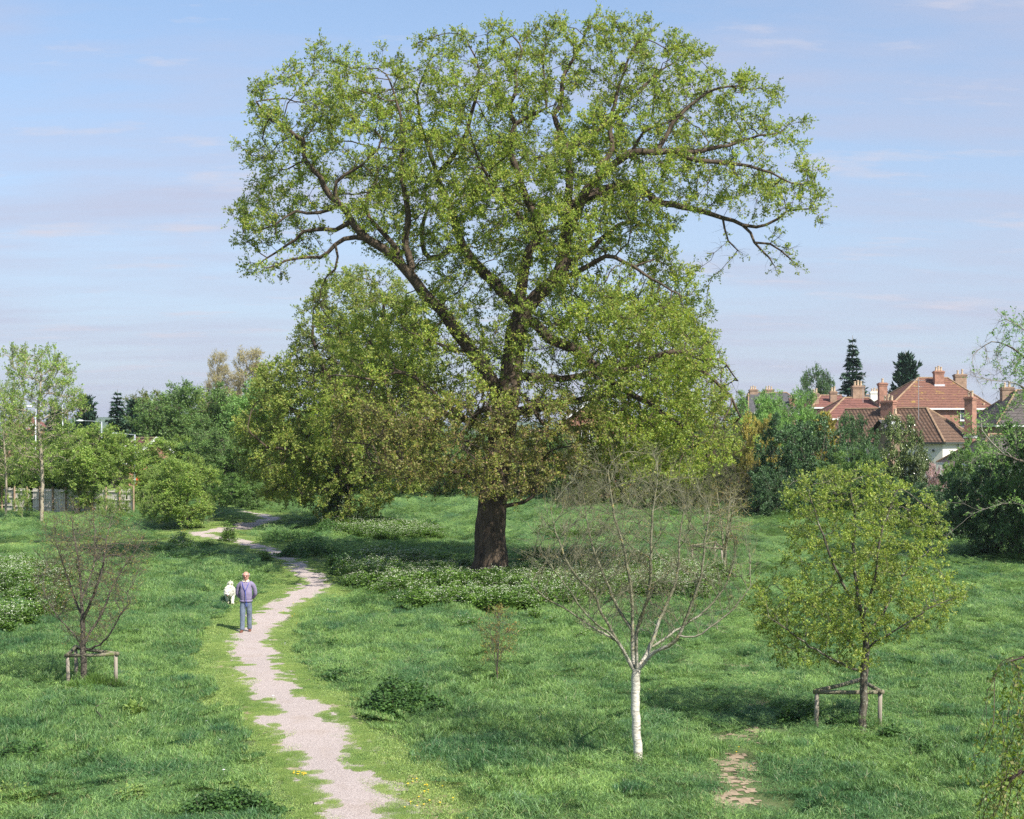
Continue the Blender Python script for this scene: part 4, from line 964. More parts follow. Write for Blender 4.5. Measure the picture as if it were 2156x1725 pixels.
# ------------------------------------------------------------------ background trees: one of each kind, then copies
def crown_att(kind, H, W, n, rg, nl=40):
    lob = []
    while len(lob) < nl:
        u = rg.uniform(-1, 1, 3); z = (u[2] + 1) / 2
        if kind == 'round': rr = math.sqrt(max(0, 1 - ((z - .45) / .58) ** 2)); z0, z1 = .16, .97
        elif kind == 'bush': rr = math.sqrt(max(0, 1 - ((z - .25) / .77) ** 2)) ; z0, z1 = .03, .96
        elif kind == 'column': rr = (1 - z ** 3) ** .5 * (.55 + .45 * min(1, z * 4)); z0, z1 = .08, .97
        elif kind == 'vase': rr = .25 + .75 * math.sin(min(1, z * 1.25) * PI * .62); z0, z1 = .22, .97
        if math.hypot(u[0], u[1]) > rr: continue
        e = math.hypot(u[0], u[1]) / max(rr, .01)
        if rg.rand() > .35 + .65 * e: continue
        lob.append((u[0] * W, u[1] * W, H * (z0 + (z1 - z0) * z)))
    lob = np.array(lob); per = n // nl
    q = np.repeat(lob, per, 0); sz = np.repeat(rg.uniform(.45, 1.1, nl), per)[:, None] * min(W, H * .5) * .17
    q = q + rg.normal(0, 1, q.shape) * sz
    q[:, 2] = np.clip(q[:, 2], .02 * H, H * 1.03)
    return q

PROTO = {}
def proto(key, kind, name, H, W, n, D, dk, tw, lf, seed, bark, leafm, r0=.012, R0=.16, trop=(0, 0, .05), up=.2, stems=1, nl=40, spread=.9, thr=.04, jit=.22):
    rg = np.random.RandomState(seed); att = crown_att(kind, H, W, n, rg, nl)
    limbs = [[np.array([0, 0, 0.]), np.array([.02 * H, 0, .3 * H]), np.array([0, .02 * H, .6 * H]), np.array([0, 0, .85 * H])]]
    if kind == 'bush': limbs = [[np.array([0, 0, 0.]), np.array([0, 0, .1 * H])]] + [[np.array([0, 0, .05 * H]), np.array([math.cos(a) * W * .3, math.sin(a) * W * .3, .3 * H]), np.array([math.cos(a) * W * .5, math.sin(a) * W * .5, .6 * H])] for a in rg.uniform(0, 6.28, 6)]
    r = make_tree(name, (0, 0, 0), limbs, att, D, dk, r0, R0, bark, leafm, rg, thr=thr, tw=tw, lf=lf, up=up, trop=trop, spread=spread, jit=jit)
    PROTO[key] = dict(root=r, H=H, W=W, used=False)

LEAF = {
 'light': leaf_mat('light_green_leaf', (.18, .30, .075), (.33, .46, .12), (.40, .46, .14)),
 'mid': leaf_mat('mid_green_leaf', (.105, .20, .065), (.215, .335, .11)),
 'bright': leaf_mat('bright_spring_leaf', (.15, .30, .085), (.29, .47, .15)),
 'dark': leaf_mat('dark_evergreen_leaf', (.042, .098, .04), (.095, .185, .068), trans=.15, spec=.5),
 'blue': leaf_mat('blue_green_leaf', (.065, .14, .06), (.14, .24, .095), trans=.3),
 'olive': leaf_mat('olive_leaf', (.13, .17, .055), (.25, .29, .09)),
 'gold': leaf_mat('golden_leaf', (.30, .27, .06), (.55, .47, .14)),
 'tan': leaf_mat('tan_unopened_leaf', (.30, .27, .13), (.50, .44, .24)),
 'brown': leaf_mat('brownish_bud_leaf', (.11, .10, .045), (.20, .20, .07)),
 'gloss': leaf_mat('glossy_laurel_leaf', (.04, .08, .018), (.16, .22, .06), (.45, .50, .28), trans=.1, rough=.25, spec=.8),
 'pink': leaf_mat('pink_blossom', (.50, .32, .38), (.78, .60, .64), trans=.3),
 'white': leaf_mat('white_blossom', (.30, .36, .22), (.75, .74, .66), trans=.3),
 'needle': leaf_mat('dark_conifer_needle', (.022, .058, .038), (.055, .115, .065), trans=.08, rough=.6),
}
TB = bark_mat('grey_brown_bark', (.07, .055, .04), (.2, .17, .13), 8, .6)
PALE = bark_mat('pale_smooth_bark', (.24, .20, .14), (.42, .37, .28), 8, .4, 2)
proto('round0', 'round', 'broadleaf_tree', 10, 4.2, 1700, .40, .6, (9, .75, .010), (11, .19, .125), 101, TB, LEAF['light'], nl=46)
proto('round1', 'round', 'broadleaf_tree', 10, 3.8, 1600, .40, .6, (9, .75, .010), (11, .19, .125), 102, TB, LEAF['mid'], nl=34)
proto('round2', 'round', 'broadleaf_tree', 10, 4.6, 1900, .40, .6, (9, .75, .010), (11, .19, .125), 103, TB, LEAF['mid'], nl=54)
proto('bush0', 'bush', 'garden_shrub', 6, 4.0, 900, .35, .55, (9, .5, .008), (12, .16, .11), 111, TB, LEAF['mid'], nl=44, R0=.1)
proto('bush1', 'bush', 'garden_shrub', 6, 4.4, 1000, .35, .55, (9, .5, .008), (12, .16, .11), 112, TB, LEAF['mid'], nl=60, R0=.1)
proto('bush2', 'bush', 'garden_shrub', 6, 3.6, 900, .35, .55, (9, .5, .008), (12, .16, .11), 113, TB, LEAF['mid'], nl=30, R0=.1)
proto('scrub', 'bush', 'bare_scrub', 5, 3.6, 900, .3, .45, (9, .55, .010), (5, .08, .05), 114, TWIG_BROWN, LEAF['brown'], nl=44, R0=.09, up=.4, r0=.009)
proto('column', 'column', 'poplar_tree', 16, 2.0, 2200, .35, .45, (11, .9, .010), (5, .13, .08), 121, PALE, LEAF['tan'], nl=60, trop=(0, 0, .5), up=.9, spread=.5)
proto('vase', 'vase', 'slender_young_tree', 10, 2.4, 1500, .28, .38, (5, .5, .008), (7, .11, .07), 131, PALE, LEAF['light'], nl=60, trop=(0, 0, .3), up=.9, spread=.4, R0=.11, jit=.1)
proto('sapl', 'round', 'thin_sapling', 5, 1.6, 380, .25, .4, (7, .38, .006), (9, .12, .08), 141, PALE, LEAF['light'], nl=26, R0=.05, r0=.006, thr=.015)

def put(key, xd, Y, top, hwpx, leaf, label, cat='tree', group=None, rz=None, base_yd=None, name=None, z=None, seed=0, sy=None):
    p = PROTO[key]; rg = random.Random(int(xd * 7 + Y)); b = GY(xd, Y)
    if base_yd: b = G(xd, base_yd); Y = b[1]
    ht = CH + (HY - top) / FL * Y - b[2]; hw = hwpx / FL * Y
    src = p['root']
    if p['used']:
        r = src.copy(); COL.objects.link(r)
        for ch in list(src.children): c = ch.copy(); COL.objects.link(c); c.parent = r
    else: r = src; p['used'] = True
    for k in ('label', 'category', 'group'):
        if k in r: del r[k]
    r.location = tuple(b); r.rotation_euler = (0, 0, rg.uniform(0, 6.28) if rz is None else rz)
    s = hw / p['W'] * dict(spruce=1.6, cedar=1.45).get(key, 1.08); r.scale = (s, s, ht / p['H'])
    if name: r.name = name
    tag(r, label, cat, group)
    for c in r.children:
        if c.name.split('.')[0] == 'crown' and leaf:
            c.material_slots[0].link = 'OBJECT'; c.material_slots[0].material = LEAF[leaf]
    return r

def conifer(key, name, H, W, levels, per, droop, n, ln, seed, upturn=0.0, power=1.0):
    """straight trunk, whorls of boughs, flat sprays of needles"""
    rg = np.random.RandomState(seed); m = MB(); root = empty(name, (0, 0, 0))
    m.tube([(0, 0, 0), (.03, 0, H * .5), (0, 0, H)], [W * .07, W * .045, .02], 8); m.build('trunk', TB, root, True)
    P_, A_ = [], []; bm_ = MB()
    for l in range(levels):
        t = (l + rg.uniform(-.3, .3)) / levels; z = H * (.06 + .92 * t); R_ = W * (1 - t) ** power * rg.uniform(.75, 1.12) + .12
        for k in range(per):
            a = 6.28 * (k + rg.rand()) / per; R2 = R_ * rg.uniform(.6, 1.12); d = np.array([math.cos(a), math.sin(a), 0]); sd = np.array([-d[1], d[0], 0])
            f = lambda s: d * R2 * s + np.array([0, 0, z + R2 * (-droop * s + upturn * s * s)])
            bm_.tube([f(0), f(.5), f(1)], [.05 * R2 / 3 + .01, .03 * R2 / 3 + .008, .006], 4)
            c = max(6, int(n * R2 / W)); s = rg.rand(c) ** .7; side = rg.normal(0, .22, c) * R2 * (1.1 - s)
            q = np.array([f(v) for v in s]) + sd * side[:, None] + np.stack([0 * s, 0 * s, rg.normal(-.04, .07, c) * R2 * .6], -1)
            P_.append(q); A_.append(d * .7 + sd * np.sign(side)[:, None] * .6 + np.array([0, 0, -droop + upturn]))
    P_ = np.concatenate(P_); A_ = norm(np.concatenate(A_) + rg.normal(0, .35, (len(P_), 3)))
    nn = norm(rg.normal(0, .6, P_.shape) + (0, 0, 1)); s = norm(np.cross(A_, nn)); l = ln * rg.uniform(.6, 1.4, len(P_))[:, None]
    V = np.stack([P_ - A_ * l * .3, P_ + A_ * l * .3 + s * l * .22, P_ + A_ * l, P_ + A_ * l * .3 - s * l * .22], 1).reshape(-1, 3)
    bm_.build('branches', TB, root)
    mesh_np('crown', V, np.arange(len(P_) * 4).reshape(-1, 4), LEAF['needle'], fattr=rg.rand(len(P_)), parent=root)
    PROTO[key] = dict(root=root, H=H, W=W, used=False)
conifer('spruce', 'spruce_tree', 14, 3.2, 30, 10, .34, 95, .42, 201, .22, .9)
conifer('cedar', 'cypress_tree', 10, 3.4, 22, 11, -.45, 75, .42, 202, .15, .62)

# ---- left side, from the near bank outwards
put('vase', 88, 96, 728, 78, 'light', 'tall slender young tree with a pale trunk and sparse opening leaves at far left', base_yd=1104)
put('vase', 12, 100, 800, 45, 'light', 'thin young tree cut by the left edge of the picture')
put('round0', 205, 103, 905, 85, 'light', 'bushy light green tree in front of the wooden fence at left')
put('round2', 130, 108, 925, 85, 'light', 'leafy light green tree behind the tall slender one')
put('round1', 372, 120, 925, 68, 'light', 'light green tree covering the right side of the gable')
put('bush0', 120, 108, 985, 70, 'mid', 'shaded green shrub between the tall slender tree and the fence', 'shrub')
put('bush2', 10, 106, 960, 45, 'light', 'light green shrub at the left edge before the fence end', 'shrub')
put('round1', 395, 97, 965, 60, 'light', 'young light green tree on a single thin trunk at the foot of the bank', base_yd=1112)
put('round0', 345, 104, 985, 52, 'light', 'bushy light green tree right of the fence')
put('bush1', 350, 112, 985, 75, 'mid', 'low green thicket behind the young trees right of the fence', 'shrub')
put('round2', 470, 118, 905, 75, 'mid', 'rounded mid green tree left of the path where it disappears')
put('bush0', 500, 108, 1000, 55, 'mid', 'dark green bush overhanging the far end of the path', 'shrub')
put('bush1', 430, 112, 990, 50, 'mid', 'green bush under the rounded tree beside the far path', 'shrub')
put('bush2', 560, 118, 985, 60, 'olive', 'olive green bush behind the low boughs of the second oak', 'shrub')
put('round2', 590, 125, 880, 85, 'mid', 'green tree peeping out left of the second oak')
put('round1', 545, 135, 815, 85, 'bright', 'fresh green tree rising beneath the pale poplars')
put('round0', 400, 140, 820, 95, 'mid', 'broad green tree in the middle of the left hand wood')
put('round2', 480, 145, 825, 80, 'light', 'paler green tree in the wood just left of the poplars')
put('round0', 320, 150, 838, 60, 'olive', 'darker olive green tree beside the dark conifer')
put('cedar', 183, 150, 828, 32, None, 'dark pointed evergreen behind the bushy tree near the fence', name='cypress_tree')
put('cedar', 118, 165, 850, 32, None, 'dark evergreen half hidden by the tall slender tree', name='cypress_tree')
put('spruce', 247, 145, 820, 36, None, 'dark spiky conifer at the left end of the wood', name='spruce_tree')
put('cedar', 285, 148, 838, 38, None, 'broad dark conifer right of the spiky one', name='cypress_tree')
put('column', 458, 175, 712, 24, 'tan', 'narrower of the two pale brown poplars on the skyline', group='poplars on the skyline')
put('column', 520, 178, 704, 38, 'tan', 'wider of the two pale brown poplars on the skyline', group='poplars on the skyline')
put('column', 556, 180, 740, 22, 'tan', 'short pale poplar just right of the two tall ones')
put('bush1', 30, 150, 905, 70, 'mid', 'distant grey green shrubbery at the left edge', 'shrub')
for i, (a, yb, tp) in enumerate([(302, 1098, 1020), (320, 1106, 1010), (342, 1100, 1000), (222, 1098, 1010), (258, 1100, 1015), (462, 1083, 985), (46, 1100, 975)]):
    put('sapl', a, 95, tp, 16 + 3 * (i % 3), 'light', ['second thin sapling from the fence, at the foot of the bank', 'third thin sapling from the fence, lowest on the bank', 'thin sapling just left of the single trunked green tree', 'thin sapling before the left part of the fence boards', 'thin sapling before the right end of the fence boards', 'lone leaning thin sapling near the far bend of the path', 'thin sapling left of the tall slender tree'][i], 'sapling', 'thin saplings planted along the bank', base_yd=yb)

# ---- row closing the meadow behind the oaks
rgb = random.Random(4)
hed = ['dark', 'blue', 'mid', 'dark', 'olive', 'mid', 'dark', 'blue', 'dark', 'mid', 'dark', 'olive']
hl = ['first shrub of the far hedge, just right of the second oak', 'blue green shrub in the far hedge between the two oak trunks', 'mid green shrub in the far hedge left of the big trunk', 'dark shrub of the far hedge directly behind the big trunk', 'olive shrub in the far hedge right of the big trunk',
      'mid green shrub of the far hedge left of the bare white trunked tree', 'dark shrub of the far hedge behind the bare branches', 'blue green shrub behind the bare branches of the white trunked tree', 'dark shrub behind the distant sapling', 'mid green shrub near the right end of the far hedge',
      'dark shrub behind the second oak in the far hedge', 'olive shrub at the left end of the far hedge']
for i, a in enumerate([850, 915, 985, 1060, 1130, 1195, 1265, 1335, 1405, 1475, 740, 660]):
    put(['bush0', 'bush1', 'bush2'][i % 3], a, rgb.uniform(126, 136), 960 + rgb.uniform(-15, 25), 62, hed[i], hl[i], 'shrub', 'shrubs of the far hedge')
put('round1', 800, 150, 885, 90, 'mid', 'tree in the far background between the two oaks')
put('round2', 960, 160, 890, 80, 'mid', 'far green tree just left of the big oak trunk')
put('round0', 1400, 150, 870, 80, 'mid', 'far green tree behind the lower right boughs of the big oak')
put('round1', 1110, 165, 905, 70, 'olive', 'far olive tree just right of the big oak trunk')

# ---- right hand gardens
put('scrub', 1510, 100, 960, 80, 'olive', 'brown budding scrub behind the white trunked tree', 'shrub')
put('scrub', 1590, 94, 975, 65, 'brown', 'brown twiggy scrub left of the dark evergreen mass', 'shrub')
put('bush1', 1420, 108, 965, 75, 'olive', 'olive scrub seen through the bare branches', 'shrub')
put('bush2', 1300, 112, 925, 60, 'olive', 'olive shrub in front of the long brick house', 'shrub')
put('round1', 1185, 122, 905, 45, 'mid', 'green tree just left of the gabled house, beside the big trunk')
put('scrub', 1215, 108, 935, 60, 'olive', 'brown scrub in front of the gabled house', 'shrub')
put('bush1', 1240, 116, 920, 45, 'white', 'white blossoming shrub before the gabled house', 'shrub')
put('round0', 1600, 130, 838, 62, 'bright', 'bright green tree between the oak and the roofs')
put('round2', 1660, 124, 828, 58, 'bright', 'bright green tree touching the dark terrace roof')
put('bush2', 1600, 108, 880, 45, 'gold', 'golden yellow shrub beside the dark evergreen mass', 'shrub')
put('bush0', 1540, 112, 880, 60, 'olive', 'olive shrub just beyond the oak foliage', 'shrub')
put('bush1', 1680, 92, 885, 100, 'dark', 'large dark evergreen shrub filling the middle of the right hand hedge', 'shrub')
put('bush0', 1640, 88, 985, 60, 'dark', 'dark shaded bush at the meadow edge under the large evergreen', 'shrub')
put('cedar', 1738, 112, 862, 30, 'gold', 'small golden conifer in front of the brick house', name='golden_conifer')
put('bush2', 1815, 105, 880, 52, 'blue', 'blue green shrub left of the glossy evergreen', 'shrub')
put('bush0', 1780, 90, 955, 75, 'mid', 'mid green shrub behind the small tree in the guard', 'shrub')
put('bush1', 1850, 92, 985, 70, 'blue', 'muted green shrub below the glossy evergreen', 'shrub')
put('bush2', 1912, 92, 882, 54, 'gloss', 'glossy leaved evergreen in front of the white walled house', 'shrub')
put('bush0', 1985, 88, 978, 36, 'pink', 'pink blossoming shrub below the white wall', 'shrub')
put('bush1', 1915, 80, 1020, 70, 'dark', 'dark bush below the pink blossom', 'shrub')
put('bush0', 2010, 74, 1025, 75, 'dark', 'low dark bush at the meadow edge right of the small tree', 'shrub')
put('bush1', 2100, 66, 960, 100, 'dark', 'great dark evergreen bank of foliage at the right edge', 'shrub')
put('bush2', 2190, 62, 900, 110, 'blue', 'tall dark foliage cut by the right edge', 'shrub')
put('bush0', 2060, 84, 935, 70, 'mid', 'mid green foliage above the dark bank at right', 'shrub')
put('spruce', 1795, 185, 706, 36, None, 'tall dark spruce on the skyline above the brick houses', name='spruce_tree')
put('cedar', 1907, 180, 738, 42, None, 'broad dark cypress on the skyline behind the big tiled roof', name='cypress_tree')
put('round1', 1718, 195, 780, 32, 'blue', 'pale green tree on the skyline left of the tall spruce')
put('cedar', 1758, 195, 822, 14, None, 'tiny dark evergreen between pale tree and tall spruce', name='cypress_tree')
put('round2', 1840, 150, 870, 40, 'mid', 'green tree in the gap between the brick house and the brown roof')

def build_right_tree():
    """half bare tree leaning in from the right edge"""
    rg = np.random.RandomState(91); base = G(2290, 1190); Y = base[1]; L = limb
    limbs = [
     L(Y, (2290, 1192), (2285, 1100), (2270, 980), (2250, 860), (2230, 740), (2225, 640)),
     L(Y, (2262, 930), (2200, 850, -1), (2140, 810, -1.6), (2080, 800, -2), (2045, 790, -2.2)),
     L(Y, (2255, 870), (2190, 790, .6), (2140, 740, 1), (2090, 720, 1.2), (2050, 745, 1.3)),
     L(Y, (2240, 800), (2190, 730, -.6), (2150, 690, -1), (2110, 668, -1.2)),
     L(Y, (2275, 1010), (2200, 990, -1.4), (2120, 960, -2), (2070, 955, -2.6), (2045, 975, -3)),
     L(Y, (2280, 1090), (2200, 1080, -1.6), (2130, 1060, -2.4), (2062, 1076, -3), (2020, 1105, -3.2), (1992, 1127, -3.3)),
     L(Y, (2062, 1076, -3), (2030, 1062, -3.1), (2000, 1058, -3.2)),
     L(Y, (2120, 960, -2), (2085, 930, -2.2), (2060, 900, -2.3), (2030, 880, -2.4)),
    ]
    poly = [(2040,800),(2028,765),(2050,735),(2095,700),(2095,660),(2150,668),(2220,600),(2330,640),(2420,760),(2430,900),(2380,1010),(2250,1050),(2130,1010),(2060,1000),(2035,960),(2020,900),(2080,860)]
    att = sil_points(poly, Y, 1300, 5, rg, .5, 70, edge0=.6)
    def prob(t):
        d = to_d(t); return np.where((d[:, 0] > 2105) | (d[:, 1] > 880), .75, .12)
    make_tree('half_bare_tree', base, limbs, att, .3, .5, .008, .24, TB, LEAF['bright'], rg, thr=.03, tw=(5, .5, .006), lf=(9, .095, .06), prob=prob, up=.1, jit=.25,
        twigmat=bark_mat('pale_dead_twig', (.14, .12, .10), (.36, .33, .28), 10, .3), label='half bare tree with pale twigs leaning in at the right edge', cat='tree')
build_right_tree()
#@@PART3
# ------------------------------------------------------------------ houses
def tile_mat(name, ca, cb, lich=(.42, .30, .06), lf=.62, speck=None, row=.46, colw=.36):
    m, nt, out = new_mat(name)
    o = objc(nt); sp = N(nt, 'ShaderNodeSeparateXYZ', {0: o})
    zr = math_(nt, 'FRACT', math_(nt, 'DIVIDE', sp.outputs[2], row * .62))
    xy = math_(nt, 'ADD', sp.outputs[0], sp.outputs[1])
    xc = math_(nt, 'FRACT', math_(nt, 'DIVIDE', xy, colw))
    n1 = noise(nt, 3.2, 5, o, .7); n2 = noise(nt, 1.1, 5, mapping(nt, o, (1, 1, .35)), .7)
    c = ramp(nt, n1, [(.3, ca), (.7, cb)])
    rowd = ramp(nt, zr, [(0, (.42,) * 3), (.22, (1,) * 3), (.9, (1.06,) * 3), (1, (.5,) * 3)])
    cold = ramp(nt, xc, [(0, (.72,) * 3), (.25, (1,) * 3), (1, (1.02,) * 3)])
    c = mix(nt, 1, c, rowd, 'MULTIPLY'); c = mix(nt, 1, c, cold, 'MULTIPLY')
    if lich: c = mix(nt, ramp(nt, n2, [(lf - .03, (0,) * 3), (lf + .12, (.8,) * 3)]), c, lich)
    if speck: c = mix(nt, ramp(nt, noise(nt, 5, 3, o, .8), [(.64, (0,) * 3), (.68, (.8,) * 3)]), c, speck)
    h = math_(nt, 'ADD', zr, math_(nt, 'MULTIPLY', math_(nt, 'SINE', math_(nt, 'MULTIPLY', xc, 6.283)), .5))
    bp = N(nt, 'ShaderNodeBump', {'Strength': .7, 'Distance': .05, 'Height': h})
    b = N(nt, 'ShaderNodeBsdfPrincipled', {'Base Color': c, 'Roughness': .85, 'Normal': bp.outputs[0], 'Specular IOR Level': .2}); nt.links.new(b.outputs[0], out.inputs[0])
    return m
def brick_mat(name, ca, cb, mort=(.35, .30, .25)):
    m, nt, out = new_mat(name)
    o = objc(nt); sp = N(nt, 'ShaderNodeSeparateXYZ', {0: o})
    v = N(nt, 'ShaderNodeCombineXYZ', {0: math_(nt, 'ADD', sp.outputs[0], sp.outputs[1]), 1: sp.outputs[2]}).outputs[0]
    b = N(nt, 'ShaderNodeTexBrick', {'Vector': v, 'Color1': c4(ca), 'Color2': c4(cb), 'Mortar': c4(mort), 'Scale': 1.0, 'Mortar Size': .008, 'Brick Width': .225, 'Row Height': .075})
    c = mix(nt, 1, b.outputs[0], ramp(nt, noise(nt, 2.5, 4, o), [(.3, (.7,) * 3), (.7, (1.15,) * 3)]), 'MULTIPLY')
    p = N(nt, 'ShaderNodeBsdfPrincipled', {'Base Color': c, 'Roughness': .9}); nt.links.new(p.outputs[0], out.inputs[0])
    return m
RED = tile_mat('red_clay_tile', (.135, .066, .048), (.25, .122, .085), lf=.60)
REDB = tile_mat('rust_red_tile', (.145, .065, .052), (.25, .115, .09), lf=.64)
BROWN = tile_mat('brown_concrete_tile', (.085, .052, .036), (.17, .105, .07), lich=None, speck=(.42, .38, .32))
SLATE = tile_mat('dark_slate', (.06, .06, .065), (.13, .125, .13), lich=None, row=.25, colw=.3)
DGREY = tile_mat('grey_brown_tile', (.075, .065, .06), (.14, .12, .11), lich=None, speck=(.3, .28, .25))
BRICK = brick_mat('orange_red_brick', (.31, .12, .07), (.41, .17, .10)); BRICK2 = brick_mat('brown_buff_brick', (.28, .17, .10), (.36, .22, .13))
RENDER_ = plain('cream_render', (.80, .76, .66), .85, .04, 1.5); TRIM = plain('white_painted_trim', (.78, .78, .75), .5, .05)
GLASS = plain('dark_window_glass', (.05, .07, .09), .12, .2, 1, spec=.8); POTM = plain('buff_clay_pot', (.50, .38, .25), .8, .2, 6)
LEAD = plain('pale_lead_flashing', (.55, .56, .58), .6, .1); DPIPE = plain('dark_gutter', (.05, .06, .05), .5, .1); RIDGEM = plain('ridge_tile', (.30, .20, .12), .85, .35, 3)

def roof_mesh(L, W, eh, rh, hipa, hipb, o=.35):
    """closed roof solid; ridge along x from -L/2+hipa to L/2-hipb"""
    a, b = L / 2 + o, W / 2 + o; z0 = eh - o * rh / (W / 2) * .6
    ra = -L / 2 + hipa if hipa else -a; rb = L / 2 - hipb if hipb else a
    m = MB(); v = [(-a, -b, z0), (a, -b, z0), (a, b, z0), (-a, b, z0), (ra, 0, eh + rh), (rb, 0, eh + rh)]
    m.add(v, [(0, 1, 5, 4), (2, 3, 4, 5), (0, 3, 2, 1)] + ([(3, 0, 4)] if hipa else []) + ([(1, 2, 5)] if hipb else []))
    caps = MB(); top = eh + rh
    caps.tube([(ra, 0, top + .02), (rb, 0, top + .02)], .11, 6)
    for i, e, on in ((0, ra, hipa), (3, ra, hipa), (1, rb, hipb), (2, rb, hipb)):
        if on: caps.tube([(v[i][0], v[i][1], v[i][2] + .04), (e, 0, top + .02)], .10, 6)
    return m, caps, (a, b, z0)

def house(name, loc, rot, L, W, eh, rh, hips, wallm, roofm, label, chim=(), wins=(), barge=None, gut=TRIM, found=2.0, group=None):
    root = empty(name, loc, rot, label=label, cat='house', group=group)
    m = MB(); m.box(-L / 2, L / 2, -W / 2, W / 2, -found, eh - .02)
    for sgn, hip in ((-1, hips[0]), (1, hips[1])):
        if not hip:
            x = sgn * L / 2; m.add([(x, -W / 2, eh - .03), (x, W / 2, eh - .03), (x, 0, eh + rh - .12), (x - sgn * .3, -W / 2, eh - .03), (x - sgn * .3, W / 2, eh - .03), (x - sgn * .3, 0, eh + rh - .12)],
                                     [(0, 1, 2), (3, 5, 4), (0, 2, 5, 3), (1, 4, 5, 2), (0, 3, 4, 1)])
    m.build('wall', wallm, root)
    rm, caps, (a, b, z0) = roof_mesh(L, W, eh, rh, *hips)
    rf = rm.build('roof', roofm, root); caps.build('ridge_tiles', RIDGEM, rf)
    g = MB(); t = .08
    for s in (-1, 1):
        g.box(-a, a, s * (b + t / 2) - t / 2, s * (b + t / 2) + t / 2, z0 - .14, z0 + .03)
        if (hips[0] if s < 0 else hips[1]): g.box(s * (a + t / 2) - t / 2, s * (a + t / 2) + t / 2, -b, b, z0 - .14, z0 + .03)
    g.build('gutter', gut, root)
    for s, hip in ((-1, hips[0]), (1, hips[1])):
        if not hip and barge:
            bm_ = MB(); x = s * (a + .04)
            for q in (-1, 1):
                p0, p1 = np.array([x, q * (b + .05), z0 - .1]), np.array([x, 0, eh + rh]); d = np.array([0, 0, .14])
                bm_.add([p0 - (.03, 0, 0) - d, p1 - (.03, 0, 0) - d, p1 - (.03, 0, 0) + d, p0 - (.03, 0, 0) + d, p0 + (.03, 0, 0) - d, p1 + (.03, 0, 0) - d, p1 + (.03, 0, 0) + d, p0 + (.03, 0, 0) + d],
                        [(0, 1, 2, 3), (7, 6, 5, 4), (0, 4, 5, 1), (1, 5, 6, 2), (2, 6, 7, 3), (3, 7, 4, 0)])
            bm_.build('bargeboard', barge, root)
    for c in chim:
        u, v, w_, d_, z0c, z1, npot, cm = c[:8]
        m = MB(); m.box(u - w_ / 2, u + w_ / 2, v - d_ / 2, v + d_ / 2, z0c, z1 - .35)
        m.box(u - w_ / 2 - .05, u + w_ / 2 + .05, v - d_ / 2 - .05, v + d_ / 2 + .05, z1 - .347, z1 - .2)
        m.box(u - w_ / 2 - .10, u + w_ / 2 + .10, v - d_ / 2 - .10, v + d_ / 2 + .10, z1 - .197, z1 - .08)
        m.box(u - w_ / 2 + .02, u + w_ / 2 - .02, v - d_ / 2 + .02, v + d_ / 2 - .02, z1 - .077, z1)
        ch = m.build('chimney', cm, root)
        for i in range(npot):
            pm = MB(); x = u + (i - (npot - 1) / 2) * (w_ * .8 / max(npot, 1)); h = .45 + .12 * (i % 2)
            pm.tube([(x, v, z1 - .02), (x, v, z1 + h * .8), (x, v, z1 + h * .82), (x, v, z1 + h)], [.13, .105, .14, .13], 10); pm.build('chimney_pot', POTM, ch)
        if len(c) > 8:
            fm = MB(); zf = c[8]; fm.box(u - w_ / 2 - .07, u + w_ / 2 + .07, v - d_ / 2 - .07, v + d_ / 2 + .07, zf - .12, zf + .12); fm.build('flashing', LEAD, ch)
    for (face, q, z, w_, h_) in wins:
        fr = MB(); gl = MB()
        def bx(mb, u0, u1, za, zb, d0, d1):
            if face == 'f': mb.box(u0, u1, -W / 2 - d1, -W / 2 - d0, za, zb)
            elif face == 'r': mb.box(L / 2 + d0, L / 2 + d1, u0, u1, za, zb)
            else: mb.box(-L / 2 - d1, -L / 2 - d0, u0, u1, za, zb)
        t = .07; u0, u1, za, zb = q - w_ / 2, q + w_ / 2, z - h_ / 2, z + h_ / 2
        for (p0, p1, y0, y1) in ((u0, u1, za, za + t), (u0, u1, zb - t, zb), (u0, u0 + t, za + t + .001, zb - t - .001), (u1 - t, u1, za + t + .001, zb - t - .001), (q - .025, q + .025, za + t + .001, zb - t - .001)): bx(fr, p0, p1, y0, y1, .005, .09)
        bx(fr, u0 + t + .001, q - .026, z + .1, z + .14, .005, .07); bx(fr, q + .026, u1 - t - .001, z + .1, z + .14, .005, .07)
        f = fr.build('window', TRIM, root); bx(gl, u0 + .02, u1 - .02, za + .02, zb - .02, .003, .03); gl.build('glass', GLASS, f)
        sl = MB(); bx(sl, u0 - .08, u1 + .08, za - .1, za - .004, .004, .16); sl.build('sill', TRIM, f)
    return root

def antenna(x, y, z0, h, label, n=7):
    m = MB(); m.tube([(0, 0, -.5), (0, 0, h)], .022, 6); m.tube([(-.7, 0, h - .25), (.7, .1, h - .25)], .015, 5)
    for i in range(n):
        u = -.65 + 1.3 * i / (n - 1); m.tube([(u, -.32, h - .25), (u, .32, h - .22)], .01, 4); 
    m.tube([(-.45, 0, h - .8), (.45, 0, h - .8)], .014, 5)
    for i in range(5):
        u = -.4 + .2 * i; m.tube([(u, -.2, h - .8), (u, .2, h - .8)], .009, 4)
    o = m.build('television_antenna', plain('dull_aluminium', (.5, .5, .5), .4, .1, metal=.6)); o.location = (x, y, z0); o.rotation_euler = (0, 0, .5); tag(o, label, 'antenna'); return o

